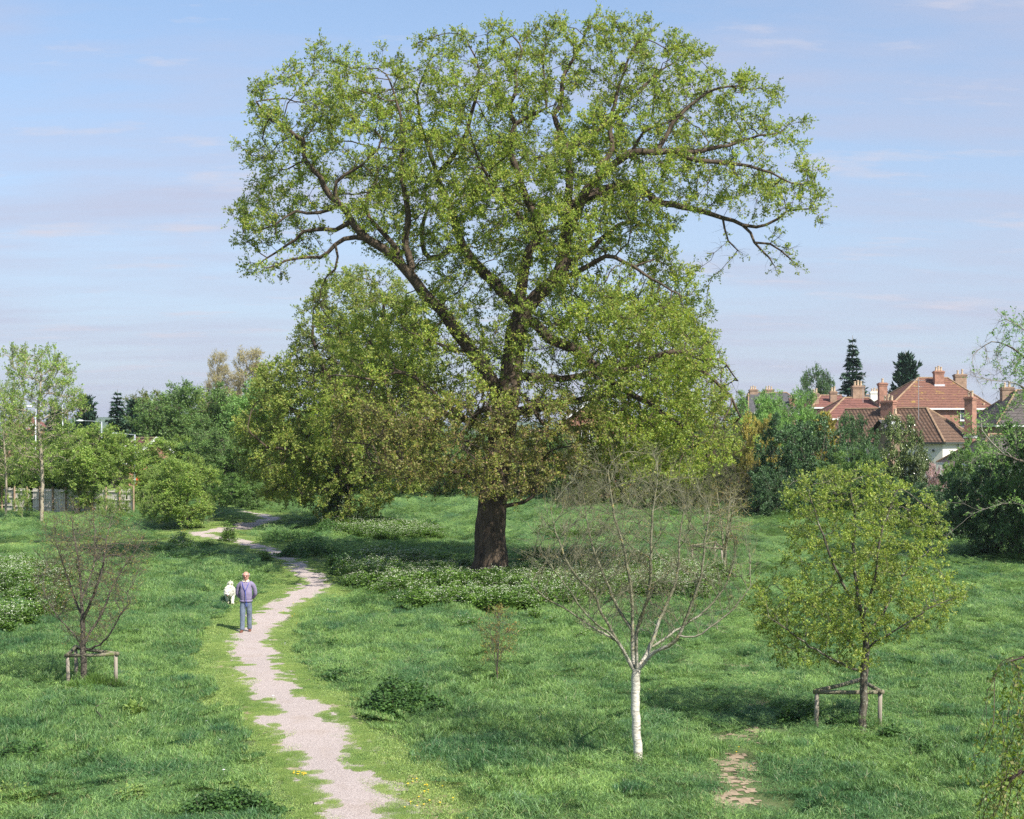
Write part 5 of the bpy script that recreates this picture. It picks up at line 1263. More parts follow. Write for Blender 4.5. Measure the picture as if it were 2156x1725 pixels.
# white-walled house with the brown roof (near corner towards the camera)
Yw = 128.0
def corner_house(xd, Y, L, W, rot, eave_d, ridge_d):
    """place so that the +x / -y corner stands at sheet position xd; eaves and ridge at given sheet heights"""
    c = np.array([L / 2, -W / 2]); cr = np.array([c[0] * math.cos(rot) - c[1] * math.sin(rot), c[0] * math.sin(rot) + c[1] * math.cos(rot)])
    x = (xd - CX) / FL * Y - cr[0]; y = Y - cr[1]; g = float(hgt(x, y))
    eh = CH + (HY - eave_d) / FL * Y - g; rh = CH + (HY - ridge_d) / FL * (y) - g - eh
    return np.array([x, y, g]), eh, rh
loc, eh, rh = corner_house(1985, Yw, 11.5, 7.6, R(-42), 928, 860)
wh = house('white_walled_house', loc, R(-42), 11.5, 7.6, eh, rh, (0, 3.4), RENDER_, BROWN, 'cream rendered house with a brown tiled roof and two brick chimneys at right',
      chim=((-1.2, -.6, 1.25, .75, eh + rh * .35, eh + rh + .75, 3, BRICK, eh + rh * .62), (6.15, 1.1, .75, .95, .5, eh + rh + 1.0, 2, BRICK, eh + .35)), wins=(('f', 0.5, eh - 1.4, 1.3, 1.2), ('f', -3, eh - 1.4, 1.2, 1.2)), gut=DPIPE)
m = MB(); m.tube([(5.87, -.9, eh - .3), (5.87, -.9, .2)], .05, 8); m.tube([(6.05, -.9, eh - .12), (5.95, -.9, eh - .25), (5.87, -.9, eh - .35)], .05, 8); m.build('drainpipe', DPIPE, wh)
m = MB(); m.ball((4.9, -3.92, eh - .9), (.12, .10, .12)); m.tube([(4.9, -3.8, eh - .9), (4.9, -3.95, eh - .86)], .05, 8); m.build('wall_lamp', DPIPE, wh)
# big hipped orange roof
def front_house(name, xl, xr, Y, W, eave_d, ridge_d, ra, rb, wallm, roofm, label, **k):
    """long side towards the camera; ra/rb ends of the ridge"""
    x0, x1 = (xl - CX) / FL * Y, (xr - CX) / FL * Y; L = x1 - x0 - .7; cx_ = (x0 + x1) / 2; y = Y + W / 2; g = float(hgt(cx_, y))
    eh = CH + (HY - eave_d) / FL * Y - g; rh = CH + (HY - ridge_d) / FL * y - g - eh
    h0 = max(0, (ra - CX) / FL * y - cx_ + L / 2) if ra else 0; h1 = max(0, L / 2 - ((rb - CX) / FL * y - cx_)) if rb else 0
    ch = [tuple([((c[0] - CX) / FL * (y + c[1]) - cx_), c[1], c[2], c[3], eh + c[4], CH + (HY - c[5]) / FL * (y + c[1]) - g, c[6], c[7]] + ([eh + c[8]] if len(c) > 8 else [])) for c in k.pop('ch', ())]
    wn = [(w_[0], (w_[1] - CX) / FL * Y - cx_, CH + (HY - w_[2]) / FL * Y - g, w_[3], w_[4]) for w_ in k.pop('wn', ())]
    return house(name, (cx_, y, g), 0, L, W, eh, rh, (h0, h1), wallm, roofm, label, chim=ch, wins=wn, **k)
front_house('large_brick_house', 1868, 2094, 158, 12, 858, 796, 1934, 1995, BRICK, RED, 'large brick house with a lichened orange hipped roof and a central chimney',
      ch=((1976, -1.3, 1.05, .8, 1.6, 781, 3, BRICK, 2.6), (2021, 1.6, 1.3, .9, 1.0, 788, 2, BRICK2), (2071, -5.6, .9, .5, -3, 858, 1, BRICK)), wn=(('f', 2056, 872, 1.3, 1.4), ('f', 2032, 872, 1.1, 1.4)))
m = MB(); m.box(-.45, .45, -.38, .38, -7, 2.55); m.box(-.52, .52, -.45, .45, 2.553, 2.75); m.box(-.45, .45, -.38, .38, 2.753, 2.9)
y = 152.0; q = P(1858, 854, y)
front_house('brick_house', 1733, 1878, 150, 10, 880, 838, 1778, 1828, BRICK, REDB, 'brick house with rust red hipped roof and tall slim chimney before the spruce',
      ch=((1806, .3, 1.25, .9, .6, 812, 3, BRICK2, 1.9), (1858, -2.2, .85, .8, -1, 806, 1, BRICK, 1.1)), wn=(('f', 1774, 892, 1.1, 1.3), ('f', 1800, 892, 1.3, 1.3)))
front_house('terraced_house', 1708, 1790, 172, 9, 857, 833, 1728, 1800, BRICK2, REDB, 'farther house with a plain tiled roof and two slim chimneys behind the brick house',
      ch=((1716, -3.2, .8, .7, -.5, 828, 2, BRICK2), (1754, -2.4, .8, .7, .4, 824, 2, BRICK2)))
front_house('slate_roofed_terrace', 1574, 1714, 215, 9, 868, 827, 1576, 1656, BRICK2, SLATE, 'distant terrace with a dark slate roof and two buff chimneys beside the oak',
      ch=((1586, 0, 1.2, .9, 1.5, 820, 3, BRICK2), (1619, .3, 1.4, .9, 1.5, 820, 3, BRICK2), (1668, -3, .9, .7, -.5, 838, 2, BRICK)))
front_house('pale_distant_house', 1830, 1880, 205, 8, 856, 832, None, None, RENDER_, SLATE, 'small distant house with a grey roof and white chimney behind the tall slim chimney', ch=((1841, -2, 1.3, .8, .2, 825, 3, RENDER_),))
front_house('grey_roofed_house', 2096, 2240, 140, 11, 893, 822, 2140, 2200, BRICK2, DGREY, 'house with a grey brown roof cut by the right edge, behind the bare twigs', ch=((2120, 1, 1.2, .8, 1.2, 815, 2, BRICK2),))
front_house('outbuilding', 1866, 1905, 118, 5, 905, 884, None, None, BRICK2, SLATE, 'low slate roofed outbuilding with a stubby chimney left of the white walled house', ch=((1885, -1, .7, .6, .2, 872, 1, BRICK2, .6),))
loc = GY(2106, 109); eh = CH + (HY - 975) / FL * 105 - loc[2]; rh = 2.1
house('low_roofed_house', loc, R(4), 6.4, 7, eh, rh, (2.3, 2.0), RENDER_, DGREY, 'low house whose dark tiled roof shows in front of the white wall')
# house seen through the big oak, gable with white bargeboards
q = GY(1250, 128)
house('gabled_house', q, R(90 - 8), 9, 5.2, CH + (HY - 893) / FL * 123 - q[2], 2.0, (0, 0), BRICK, SLATE, 'brick house with white bargeboards glimpsed through the boughs right of the big trunk', barge=TRIM, wins=(('l', 0, CH + (HY - 925) / FL * 123 - q[2], 1.4, 1.5),))
front_house('long_brick_house', 1245, 1345, 132, 9, 915, 880, None, None, BRICK, REDB, 'long brick house behind the gabled one, seen through oak boughs', wn=(('f', 1320, 935, 1.2, 1.3), ('f', 1290, 935, 1.2, 1.3)))
# left: gabled house behind the fence
q = GY(327, 128) - np.array([3 * .5, -3 * .87, 0]); q[2] = float(hgt(q[0], q[1]))
house('gabled_house', q, R(-60), 6, 4.8, CH + (HY - 970) / FL * 127 - q[2], 2.0, (0, 0), BRICK, REDB, 'brown tiled house with a white gable edge behind the fence and trees at left', barge=TRIM)
for i, (a, t, Y_) in enumerate([(18, 888, 330), (62, 882, 345), (98, 890, 335)]):
    front_house('distant_house', a - 16, a + 18, Y_, 8, t + 12, t, a - 8, a + 8, BRICK, REDB, ['tiny red roofed house at the left edge of the skyline', 'tiny red roofed house behind the street lamps', 'tiny red roofed house behind the pale slender trunk'][i], ch=((a + 4, 0, .9, .7, .8, t - 6, 1, BRICK),), group='far red roofed houses')
w0 = P(1938, 858, 150)
antenna(*P(1934, 872, 124.5), 3.2, 'tall television antenna between the orange roof and the brown roof')
antenna(*P(1817, 838, 152), 2.6, 'television antenna beside the chimney under the spruce')

# ------------------------------------------------------------------ fence, lamps
FB = bark_mat('weathered_fence_board', (.42, .38, .32), (.74, .69, .60), 14, .4, .1, patch=(.1, .1, .07), patchscale=2, thr=.62); FP = bark_mat('tan_fence_post', (.24, .16, .10), (.42, .31, .22), 12, .4, .2)
def fence():
    rg = random.Random(3); a = GY(-20, 107); b = GY(283, 99.5); a[1] = 106; a[0] = (-20 - CX) / FL * 106
    a[2] = float(hgt(a[0], a[1])); L = np.linalg.norm((b - a)[:2]); n = int(L / 1.25); d = (b - a) / n
    root = empty('board_fence', (a + b) / 2, label='weathered tall board fence with tan posts between the trees at left', cat='fence'); c = (a + b) / 2
    f = d / np.linalg.norm(d); nrm = np.array([f[1], -f[0], 0])
    for i in range(n + 1):
        p = a + d * i; p[2] = float(hgt(p[0], p[1])); pz = p - c; m = MB(); w_ = .06
        for s in (0,): m.tube([pz + nrm * .10 + (0, 0, -.2), pz + nrm * .10 + (0, 0, 1.95)], .075, 4)
        m.build('post', FP, root)
        if i == n: break
        m = MB(); k = 8
        for j in range(k):
            q = p + d * ((j + .5) / k) - c; q[2] = float(hgt(*(p + d * ((j + .5) / k))[:2])) - c[2]; h = 1.78 + rg.uniform(-.04, .04); hw = f * (.066)
            if rg.random() < .06: continue
            t = nrm * .012
            v = [q - hw - t, q + hw - t, q + hw + t, q - hw + t]; lean = f * rg.uniform(-.01, .01)
            m.add([x + (0, 0, .05) for x in v] + [x + lean + (0, 0, h) for x in v], [(0, 3, 2, 1), (4, 5, 6, 7), (0, 1, 5, 4), (1, 2, 6, 5), (2, 3, 7, 6), (3, 0, 4, 7)])
        m.build('boards', FB, root)
        m = MB()
        for z in (.45, 1.05, 1.6):
            q0 = p - c + nrm * .045 + (0, 0, z); q1 = q0 + d; m.tube([q0, q1], .035, 4)
        m.build('rail', FB, root)
fence()
STEEL = plain('galvanised_lamp_steel', (.42, .45, .47), .5, .1, metal=.3); LW = plain('white_lamp_housing', (.75, .77, .78), .4, .05)
def lamp(xd, top, Y, arms, label, lean=0):
    b = GY(xd, Y); H = CH + (HY - top) / FL * Y - b[2]; r = empty('street_lamp', b, label=label, cat='street lamp', group='street lamps behind the trees at left')
    m = MB(); m.tube([(0, 0, 0), (0, 0, H * .3), (0, 0, H)], [.09, .07, .05], 10); m.build('pole', STEEL, r, True)
    for s, l in arms:
        m = MB(); m.tube([(0, 0, H - .05), (s * l * .5, 0, H + .05), (s * l, 0, H + .08)], .022, 8); m.build('arm', STEEL, r)
        m = MB(); m.ball((s * (l + .28), 0, H + .08), (.34, .14, .09), 12, 6); m.build('lamp_head', LW, r, True)
lamp(75, 858, 118, ((-1, .3), (1, .2)), 'street lamp with a wide white double head at far left')
lamp(132, 852, 118, ((-1, 1.2),), 'street lamp with an arm reaching left, seen beside the dark evergreen')
lamp(214, 888, 122, ((-1, 1.6),), 'lower street lamp between the two groups of dark conifers')
lamp(284, 915, 118, ((-1, 1.5),), 'street lamp with an arm at the gable of the brown tiled house')
m = MB(); m.add([(-.25, 0, 0), (.2, .05, .05), (.3, .0, .9), (-.1, -.04, 1.5), (-.25, .02, .02), (.2, .07, .07), (.3, .02, .92), (-.1, -.02, 1.52)], [(0, 1, 2, 3), (7, 6, 5, 4), (0, 4, 5, 1), (1, 5, 6, 2), (2, 6, 7, 3), (3, 7, 4, 0)])
o = m.build('orange_banner', plain('orange_cloth', (.75, .13, .04), .8, .1)); o.location = tuple(P(290, 1037, 117)); tag(o, 'small orange banner hanging by the street lamp at the gable', 'banner')

# ------------------------------------------------------------------ low plants
PARS_L = leaf_mat('parsley_leaf', (.07, .14, .035), (.15, .26, .05), trans=.35, clump=1); PARS_F = plain('cream_flower', (.64, .67, .50), .8, .06)
def parsley_proto(seed, n=9, rad=.42):
    rg = np.random.RandomState(seed); V, F, M = [], [], []; nv = 0
    def add(v, f, mi):
        nonlocal nv; V.append(v); F.append(f + nv); M.append(np.full(len(f), mi)); nv += len(v)
    for i in range(n):
        a = rg.rand() * 6.28; r = rad * math.sqrt(rg.rand()); b = np.array([r * math.cos(a), r * math.sin(a), 0]); H = rg.uniform(.5, .9)
        for j in range(3):
            d = norm(np.array([rg.normal(0, .35), rg.normal(0, .35), 1.])); h = H * rg.uniform(.7, 1.05); e = b + d * h; s = np.array([.005, 0, 0]); t = np.array([0, .005, 0])
            add(np.array([b - s, b + s, e + s * .5, e - s * .5, b - t, b + t, e + t * .5, e - t * .5]), np.array([[0, 1, 2, 3], [4, 5, 6, 7]]), 0)
            k = 6; R_ = rg.uniform(.025, .05); q = e + np.stack([rg.normal(0, R_, k), rg.normal(0, R_, k), rg.uniform(-.01, .015, k)], -1)
            w_ = .0095; c = np.array([[-w_, -w_, 0], [w_, -w_, 0], [w_, w_, 0], [-w_, w_, 0]]) 
            tl = rg.normal(0, .35, (k, 2)); v = q[:, None] + c[None] + (c[None, :, 0] * tl[:, :1] + c[None, :, 1] * tl[:, 1:])[..., None] * np.array([0, 0, 1])
            add(v.reshape(-1, 3), np.arange(4 * k).reshape(-1, 4), 1)
        k = 80; q = b + np.stack([rg.normal(0, .13, k), rg.normal(0, .13, k), rg.uniform(.05, .85 * H, k)], -1)
        a_ = norm(rg.normal(0, 1, (k, 3)) * (1, 1, .4)); s = norm(np.cross(a_, norm(rg.normal(0, .4, (k, 3)) + (0, 0, 1)))) * .035; a_ = a_ * .11
        add(np.stack([q, q + a_ * .5 + s, q + a_, q + a_ * .5 - s], 1).reshape(-1, 3), np.arange(4 * k).reshape(-1, 4), 0)
    f = np.concatenate(F); return mesh_np('parsley_clump', np.concatenate(V), f, mats=[PARS_L, PARS_F], midx=np.concatenate(M), fattr=rg.rand(len(f)), link=False)
def lay_parsley():
    rg = np.random.RandomState(9); pr = [parsley_proto(60 + k) for k in range(4)]
    regs = [([(745, 1185), (800, 1172), (900, 1195), (1000, 1205), (1100, 1200), (1250, 1175), (1380, 1200), (1500, 1225), (1480, 1262), (1330, 1262), (1200, 1275), (1050, 1295), (930, 1288), (830, 1262), (750, 1240)], 1500, .9),
            ([(690, 1112), (760, 1106), (880, 1118), (930, 1132), (880, 1142), (760, 1138), (700, 1128)], 420, .9),
            ([(-20, 1195), (60, 1190), (115, 1215), (130, 1260), (110, 1310), (40, 1345), (-20, 1345)], 190, .85),
            ([(340, 1150), (380, 1145), (395, 1160), (350, 1170)], 14, .8), ([(505, 1168), (560, 1160), (600, 1180), (560, 1188)], 10, .6),
            ([(1040, 1335), (1120, 1300), (1180, 1320), (1100, 1350)], 6, .6), ([(1130, 1120), (1250, 1110), (1300, 1125), (1180, 1140)], 60, .6)]
    pts, sc = [], []
    for poly, n, h in regs:
        w = np.array([G(a, b) for a, b in poly])[:, :2]; lo, hi = w.min(0), w.max(0); got = 0
        while got < n:
            q = rg.uniform(lo, hi, (n * 2, 2)); q = q[in_poly(q, w)]; q = q[vnoise(q[:, 0], q[:, 1], 1.6, 71) > rg.uniform(.2, .75, len(q))][:n - got]
            got += len(q); pts.append(q); sc.append(np.full(len(q), h) * rg.uniform(.65, 1.15, len(q)))
    q = np.concatenate(pts); s = np.concatenate(sc); q = q + rg.normal(0, .55, q.shape) * (rg.rand(len(q)) < .5)[:, None]
    tb = G(1033, 1212); k = (path_dist(q[:, 0], q[:, 1]) > .7) & ~((np.abs(q[:, 0] - tb[0]) < .95) & (q[:, 1] < tb[1] + .5) & (q[:, 1] > tb[1] - 2.2)); q, s = q[k], s[k]; s = np.where(np.hypot(q[:, 0] - tb[0], q[:, 1] - tb[1]) < 4, s * .7, s)
    gn_scatter('cow_parsley', pr, np.stack([q[:, 0], q[:, 1], hgt(q[:, 0], q[:, 1])], -1), np.stack([rg.normal(0, .05, len(q)), rg.normal(0, .05, len(q)), rg.rand(len(q)) * 6.28], -1), np.stack([s, s, s], -1), rg.randint(0, 4, len(q)), label='drifts of white flowering cow parsley around the oaks and at the left edge')
lay_parsley()

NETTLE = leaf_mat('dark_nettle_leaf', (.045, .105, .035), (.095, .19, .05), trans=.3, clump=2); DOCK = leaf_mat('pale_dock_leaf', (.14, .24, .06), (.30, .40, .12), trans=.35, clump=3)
def clump(name, xd, yd, wpx, dpt, h, n, ll, lw, mat, label, cat='plant', seed=0, upright=.2, group=None):
    rg = np.random.RandomState(int(xd + yd) + seed); b = G(xd, yd); rx = wpx / FL * b[1]; ry = dpt
    nl = 26; lob = rg.uniform(-1, 1, (nl * 3, 2)); lob = lob[(lob ** 2).sum(1) < 1][:nl]
    i = rg.randint(0, len(lob), n); u = lob[i] + rg.normal(0, .16, (n, 2)); rr = np.sqrt((u ** 2).sum(1)); top = h * np.clip(1.05 - rr ** 2.2 * .8, .15, 1) * (.35 + .9 * np.random.RandomState(int(xd)).rand(len(lob)))[i]
    z = top * rg.uniform(.15, 1, n) ** .6; p = np.stack([u[:, 0] * rx, u[:, 1] * ry, z], -1)
    p[:, 2] += hgt(b[0] + p[:, 0], b[1] + p[:, 1]) - b[2]
    a = norm(rg.normal(0, 1, (n, 3)) * (1, 1, .4) + (0, 0, upright)); nn = norm(rg.normal(0, .5, (n, 3)) + (0, -.1, 1)); s = norm(np.cross(a, nn)); l = ll * rg.uniform(.5, 1.3, n)[:, None]; w_ = lw * rg.uniform(.6, 1.2, n)[:, None]
    V = np.stack([p, p + a * l * .5 + s * w_ * .5, p + a * l, p + a * l * .5 - s * w_ * .5], 1).reshape(-1, 3)
    root = empty(name, b, label=label, cat=cat, group=group); mesh_np('foliage', V, np.arange(4 * n).reshape(-1, 4), mat, fattr=rg.rand(n), parent=root)
    m = MB()
    for q in range(22):
        u = lob[rg.randint(len(lob))] * .9; x, y = u * (rx, ry); z0 = float(hgt(b[0] + x, b[1] + y)) - b[2]
        m.tube([(x * .8, y * .8, z0 - .03), (x * .9, y * .9, z0 + h * .4), (x, y, z0 + h * .75)], [.006, .005, .002], 3)
    m.build('stems', TWIG_BROWN, root)
clump('bramble_patch', 862, 1500, 92, .9, .62, 9000, .085, .055, NETTLE, 'large dark bramble patch beside the mown strip right of the path', 'shrub')
clump('nettle_or_shade_patch', 745, 1430, 70, .7, .26, 2200, .07, .045, NETTLE, 'low nettles along the mown edge, next above the large bramble patch')
clump('nettle_or_shade_patch', 690, 1368, 45, .8, .26, 1600, .07, .045, NETTLE, 'nettles at the inner bend of the mown strip, nearest the walking man')
clump('bramble_patch', 1690, 1522, 52, .45, .36, 2600, .065, .045, NETTLE, 'dark brambles at the foot of the right wooden guard', 'shrub')
clump('nettle_or_shade_patch', 1785, 1530, 45, .35, .26, 1500, .06, .04, NETTLE, 'nettles under the trunk inside the right wooden guard')
clump('nettle_or_shade_patch', 1880, 1555, 40, .4, .26, 1000, .06, .04, NETTLE, 'straggling nettles just right of the right wooden guard')
clump('nettle_or_shade_patch', 1945, 1590, 48, .4, .24, 1000, .06, .04, NETTLE, 'farthest right low nettle patch in the open grass')
clump('bramble_patch', 55, 1600, 58, .5, .34, 2600, .06, .04, NETTLE, 'dark reddish brambles at the left edge below the leafless tree', 'shrub')
clump('bramble_patch', 470, 1712, 105, .45, .36, 5200, .06, .04, NETTLE, 'dark brambles on the bottom edge left of the path', 'shrub')
clump('bramble_patch', 275, 1693, 36, .3, .3, 1200, .06, .035, DOCK, 'broad leaved weeds left of the bottom brambles')
clump('dock_plant', 283, 1512, 26, .22, .26, 420, .13, .05, DOCK, 'pale leaved dock plant below the left wooden guard', upright=1.2)
clump('dock_plant', 230, 1578, 42, .3, .2, 700, .09, .05, DOCK, 'scattered pale weeds between the dock plant and the bottom edge')
clump('weed_patch', 170, 1588, 40, .35, .22, 900, .07, .035, NETTLE, 'grey green weeds right of the left edge brambles')
clump('weed_patch', 35, 1680, 60, .3, .22, 1300, .06, .03, DOCK, 'light green weeds in the bottom left corner')
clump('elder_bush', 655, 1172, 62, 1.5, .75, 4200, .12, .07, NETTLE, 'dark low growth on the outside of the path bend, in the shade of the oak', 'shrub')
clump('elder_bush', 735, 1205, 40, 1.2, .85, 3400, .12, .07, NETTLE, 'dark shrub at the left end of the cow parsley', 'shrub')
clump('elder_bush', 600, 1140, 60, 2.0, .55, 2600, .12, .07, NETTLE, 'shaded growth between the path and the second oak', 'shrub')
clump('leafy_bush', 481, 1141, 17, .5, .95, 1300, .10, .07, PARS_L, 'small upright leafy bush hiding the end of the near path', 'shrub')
clump('nettle_or_shade_patch', 395, 1176, 60, 1.4, .45, 2200, .11, .06, NETTLE, 'dark leaves added to imitate the shadow patch left of the path')  # dark leaf clump standing in for low cast shadow, not a plant seen there
clump('nettle_or_shade_patch', 700, 1128, 40, 2.2, .8, 2600, .14, .08, NETTLE, 'dark growth round the foot of the second oak')
clump('nettle_or_shade_patch', 265, 1342, 40, .5, .22, 800, .07, .045, NETTLE, 'low dark weeds in the grass right of the leafless tree')
clump('nettle_or_shade_patch', 1190, 1195, 60, 1.4, .5, 2200, .11, .06, PARS_L, 'green growth right of the big trunk base')
clump('tussock', 1060, 1440, 20, .3, .28, 700, .12, .012, PARS_L, 'grass tussock round the foot of the thin sapling', upright=1.5)
clump('tussock', 195, 1455, 62, .4, .30, 2600, .16, .012, PARS_L, 'lush tussocks round the left wooden guard', upright=1.3)

def dots(name, pts, r, h, mat, label):
    """small flower heads on short stalks, one object"""
    m = MB(); rg = random.Random(1)
    for (x, y) in pts:
        z = float(hgt(x, y)); hh = h * rg.uniform(.7, 1.2); q = r * rg.uniform(.7, 1.2); k = 7
        m.add([(x + q * math.cos(6.28 * i / k), y + q * math.sin(6.28 * i / k), z + hh) for i in range(k)] + [(x, y, z + hh - q * .5), (x, y, z + hh + q * .35)], [(i, (i + 1) % k, k + 1) for i in range(k)] + [((i + 1) % k, i, k) for i in range(k)])
        m.tube([(x, y, z - .01), (x, y, z + hh - q * .4)], .002, 3)
    o = m.build(name, mat); tag(o, label, kind='stuff'); return o
rg = random.Random(12); pts = []
for (a, b, wx, wy, n) in [(630, 1632, 16, 4, 12), (880, 1650, 50, 24, 9), (910, 1690, 60, 24, 7), (860, 1700, 20, 9, 3), (995, 1728, 20, 6, 3), (60, 1150, 60, 8, 16), (230, 1138, 60, 10, 14), (330, 1128, 40, 8, 14), (385, 1118, 10, 3, 12), (208, 1420, 14, 24, 5), (440, 1595, 60, 30, 4), (1105, 1462, 10, 5, 3), (700, 1240, 60, 30, 5), (620, 1290, 50, 40, 5), (1480, 1600, 200, 40, 6), (1950, 1480, 80, 60, 3)]:
    for _ in range(n): q = G(a + rg.gauss(0, wx * .5), b + rg.gauss(0, wy * .5)); pts.append((q[0], q[1]))
dots('dandelions', pts, .019, .05, plain('dandelion_yellow', (.85, .60, .02), .7, .08), 'bright yellow dandelions dotted through the grass')
pts = [tuple(G(a, b)[:2]) for a, b in ((471, 1630), (435, 1530), (464, 1568), (575, 1475), (600, 1360), (690, 1290), (965, 1462), (1105, 1345), (255, 1385))]
dots('dandelion_clocks', pts, .026, .10, plain('seed_head_white', (.8, .8, .78), .9, .04), 'a few white dandelion seed heads in the near grass')
m = MB(); c = G(195, 1508)
for pl in ([(172, 1515), (195, 1510), (215, 1499), (235, 1497)], [(198, 1510), (208, 1520), (214, 1528)]): m.tube([G(*p) - c + (0, 0, .17) for p in pl], [.012, .010, .008, .004][:len(pl)], 5)
o = m.build('fallen_branch', TWIG_BROWN); o.location = tuple(c); tag(o, 'thin forked dead branch lying on the grass below the left guard', 'branch')

# ------------------------------------------------------------------ man and dog
def skin_obj(name, vs, es, rs, mat, parent=None, lv=2, root=0):
    me = bpy.data.meshes.new(name); me.from_pydata([tuple(map(float, v)) for v in vs], es, []); me.update()
    o = bpy.data.objects.new(name, me); COL.objects.link(o); o.parent = parent
    md = o.modifiers.new('skin', 'SKIN'); md.use_smooth_shade = True
    for i, r in enumerate(rs):
        s = me.skin_vertices[0].data[i]; s.radius = (r, r) if not hasattr(r, '__len__') else r; s.use_root = (i == root)
    sb = o.modifiers.new('sub', 'SUBSURF'); sb.levels = sb.render_levels = lv
    me.materials.append(mat); return o
def chain(vs, es, rs, pts, rad, start=None):
    last = start
    for p, r in zip(pts, rad):
        vs.append(p); rs.append(r); i = len(vs) - 1
        if last is not None: es.append((last, i))
        last = i
    return last
def build_man():
    base = G(518, 1331); root = empty('person', base, R(4), label='balding man in lilac sweater and grey trousers walking with hands behind his back', cat='person')
    SK = plain('ruddy_skin', (.50, .27, .20), .55, .06, 20); SW = plain('lilac_knit', (.235, .20, .30), .95, .14, 10, bump=.8, spec=.1); TR = plain('grey_blue_flannel', (.135, .165, .215), .9, .22, 9, bump=.9, spec=.15)
    HR = plain('grey_white_hair', (.30, .295, .30), .8, .2, 30); SH = plain('brown_leather', (.16, .06, .035), .35, .15, 20); SHT = plain('cream_shirt', (.78, .70, .52), .8, .04); SPX = plain('tinted_lens', (.12, .03, .025), .2, .05)
    v, e, r = [], [], []
    chain(v, e, r, [(0, 0, .90)], [.10])
    ch = chain(v, e, r, [(0, -.01, 1.05), (0, -.01, 1.22), (0, .01, 1.36), (0, .0, 1.45)], [.105, .11, .11, .06], 0)
    nk = chain(v, e, r, [(.0, -.015, 1.49), (.0, -.045, 1.555), (0, -.035, 1.625), (0, -.02, 1.695), (0, -.015, 1.74)], [.070, .096, (.108, .122), (.096, .110), .055], ch)
    head = len(v) - 3
    chain(v, e, r, [(0, -.13, 1.60), (0, -.158, 1.585)], [.022, .015], head)              # nose
    chain(v, e, r, [(0, -.098, 1.527)], [.064], head - 1)                                       # chin
    for s in (-1, 1):
        chain(v, e, r, [(s * .085, -.015, 1.595), (s * .096, .0, 1.60)], [.014, .018], head)  # ears
        sh = chain(v, e, r, [(s * .12, .01, 1.385), (s * .195, .02, 1.36), (s * .235, .05, 1.22), (s * .25, .09, 1.09), (s * .18, .17, .98), (s * .075, .215, .93)], [.07, .058, .045, .04, .033, .027], 3)
        pm = chain(v, e, r, [(s * .03, .225, .915), (s * -.01, .23, .90)], [.032, .03], sh)
        for k in range(4):
            z = .925 - k * .018; ln = (.035, .042, .04, .032)[k]
            chain(v, e, r, [(s * -.03, .24 + .012 * (s > 0), z), (s * (-.03 - ln), .255 + .014 * (s > 0), z - .012), (s * (-.04 - ln), .24 + .014 * (s > 0), z - .035)], [.009, .0085, .007], pm)
        chain(v, e, r, [(s * .02, .25, .945), (s * -.01, .265, .955)], [.011, .009], pm - 1)
        fy = -.17 if s < 0 else .10
        chain(v, e, r, [(s * .085, 0, .84), (s * .095, fy * .4, .48), (s * .095, fy * .7 + .02, .12), (s * .10, fy, .05), (s * .105, fy - .12, .035)], [.06, .05, .035, .035, .028], 0)
    skin_obj('body', v, e, r, SK, root)
    v, e, r = [], [], []
    chain(v, e, r, [(0, 0, .885)], [(.15, .12)])
    ch = chain(v, e, r, [(0, -.01, .935), (0, -.02, 1.03), (0, -.03, 1.15), (0, -.015, 1.27), (0, 0, 1.37), (0, .005, 1.435)], [(.185, .145), (.19, .155), (.195, .165), (.185, .15), (.15, .115), (.075, .07)], 0)
    for s in (-1, 1): chain(v, e, r, [(s * .13, .01, 1.385), (s * .205, .02, 1.345), (s * .245, .05, 1.22), (s * .258, .09, 1.09), (s * .20, .16, .985), (s * .10, .21, .945)], [.085, .075, .064, .06, .05, .043], 5)
    skin_obj('sweater', v, e, r, SW, root)
    m = MB(); m.tube([(0, -.005, .872), (0, -.005, .90), (0, -.005, .925)], [.178, .182, .178], 20); o = m.build('sweater_hem', SW, root, True); o.scale = (1.03, .80, 1)
    v, e, r = [], [], []
    chain(v, e, r, [(0, 0, .99), (0, 0, .90), (0, 0, .84)], [(.15, .12), (.175, .135), (.165, .13)])
    for s in (-1, 1):
        fy = -.17 if s < 0 else .10
        chain(v, e, r, [(s * .08, 0, .80), (s * .09, fy * .25 - .01, .62), (s * .088, fy * .5, .46), (s * .088, fy * .7, .28), (s * .09, fy * .85 + .01, .12), (s * .09, fy + .01, .055)], [(.105, .11), .095, .078, .072, .072, .076], 2)
    skin_obj('trousers', v, e, r, TR, root)
    for s in (-1, 1):
        fy = -.17 if s < 0 else .10; x = s * .10
        skin_obj('shoe', [(x, fy + .05, .045), (x, fy - .04, .05), (x + s * .008, fy - .13, .042), (x + s * .012, fy - .19, .034)], [(0, 1), (1, 2), (2, 3)], [(.042, .042), (.045, .045), (.05, .036), (.038, .027)], SH, root)
    m = MB()
    for s in (-1, 1): m.add([(s * .012, -.088, 1.455), (s * .095, -.055, 1.475), (s * .085, -.01, 1.505), (s * .03, -.062, 1.508), (s * .012, -.108, 1.448), (s * .100, -.075, 1.463), (s * .092, -.012, 1.495), (s * .032, -.088, 1.50)], [(0, 1, 2, 3), (4, 7, 6, 5), (0, 4, 5, 1), (1, 5, 6, 2), (2, 6, 7, 3), (3, 7, 4, 0)])
    m.build('shirt_collar', SHT, root)
    hv = MB()
    for s in (-1, 1): hv.ball((s * .090, .02, 1.64), (.020, .062, .044), 12, 8, .05, 3)
    hv.ball((0, .070, 1.63), (.088, .042, .066), 14, 8, .05, 4); hv.build('hair', HR, root, True)
    m = MB()
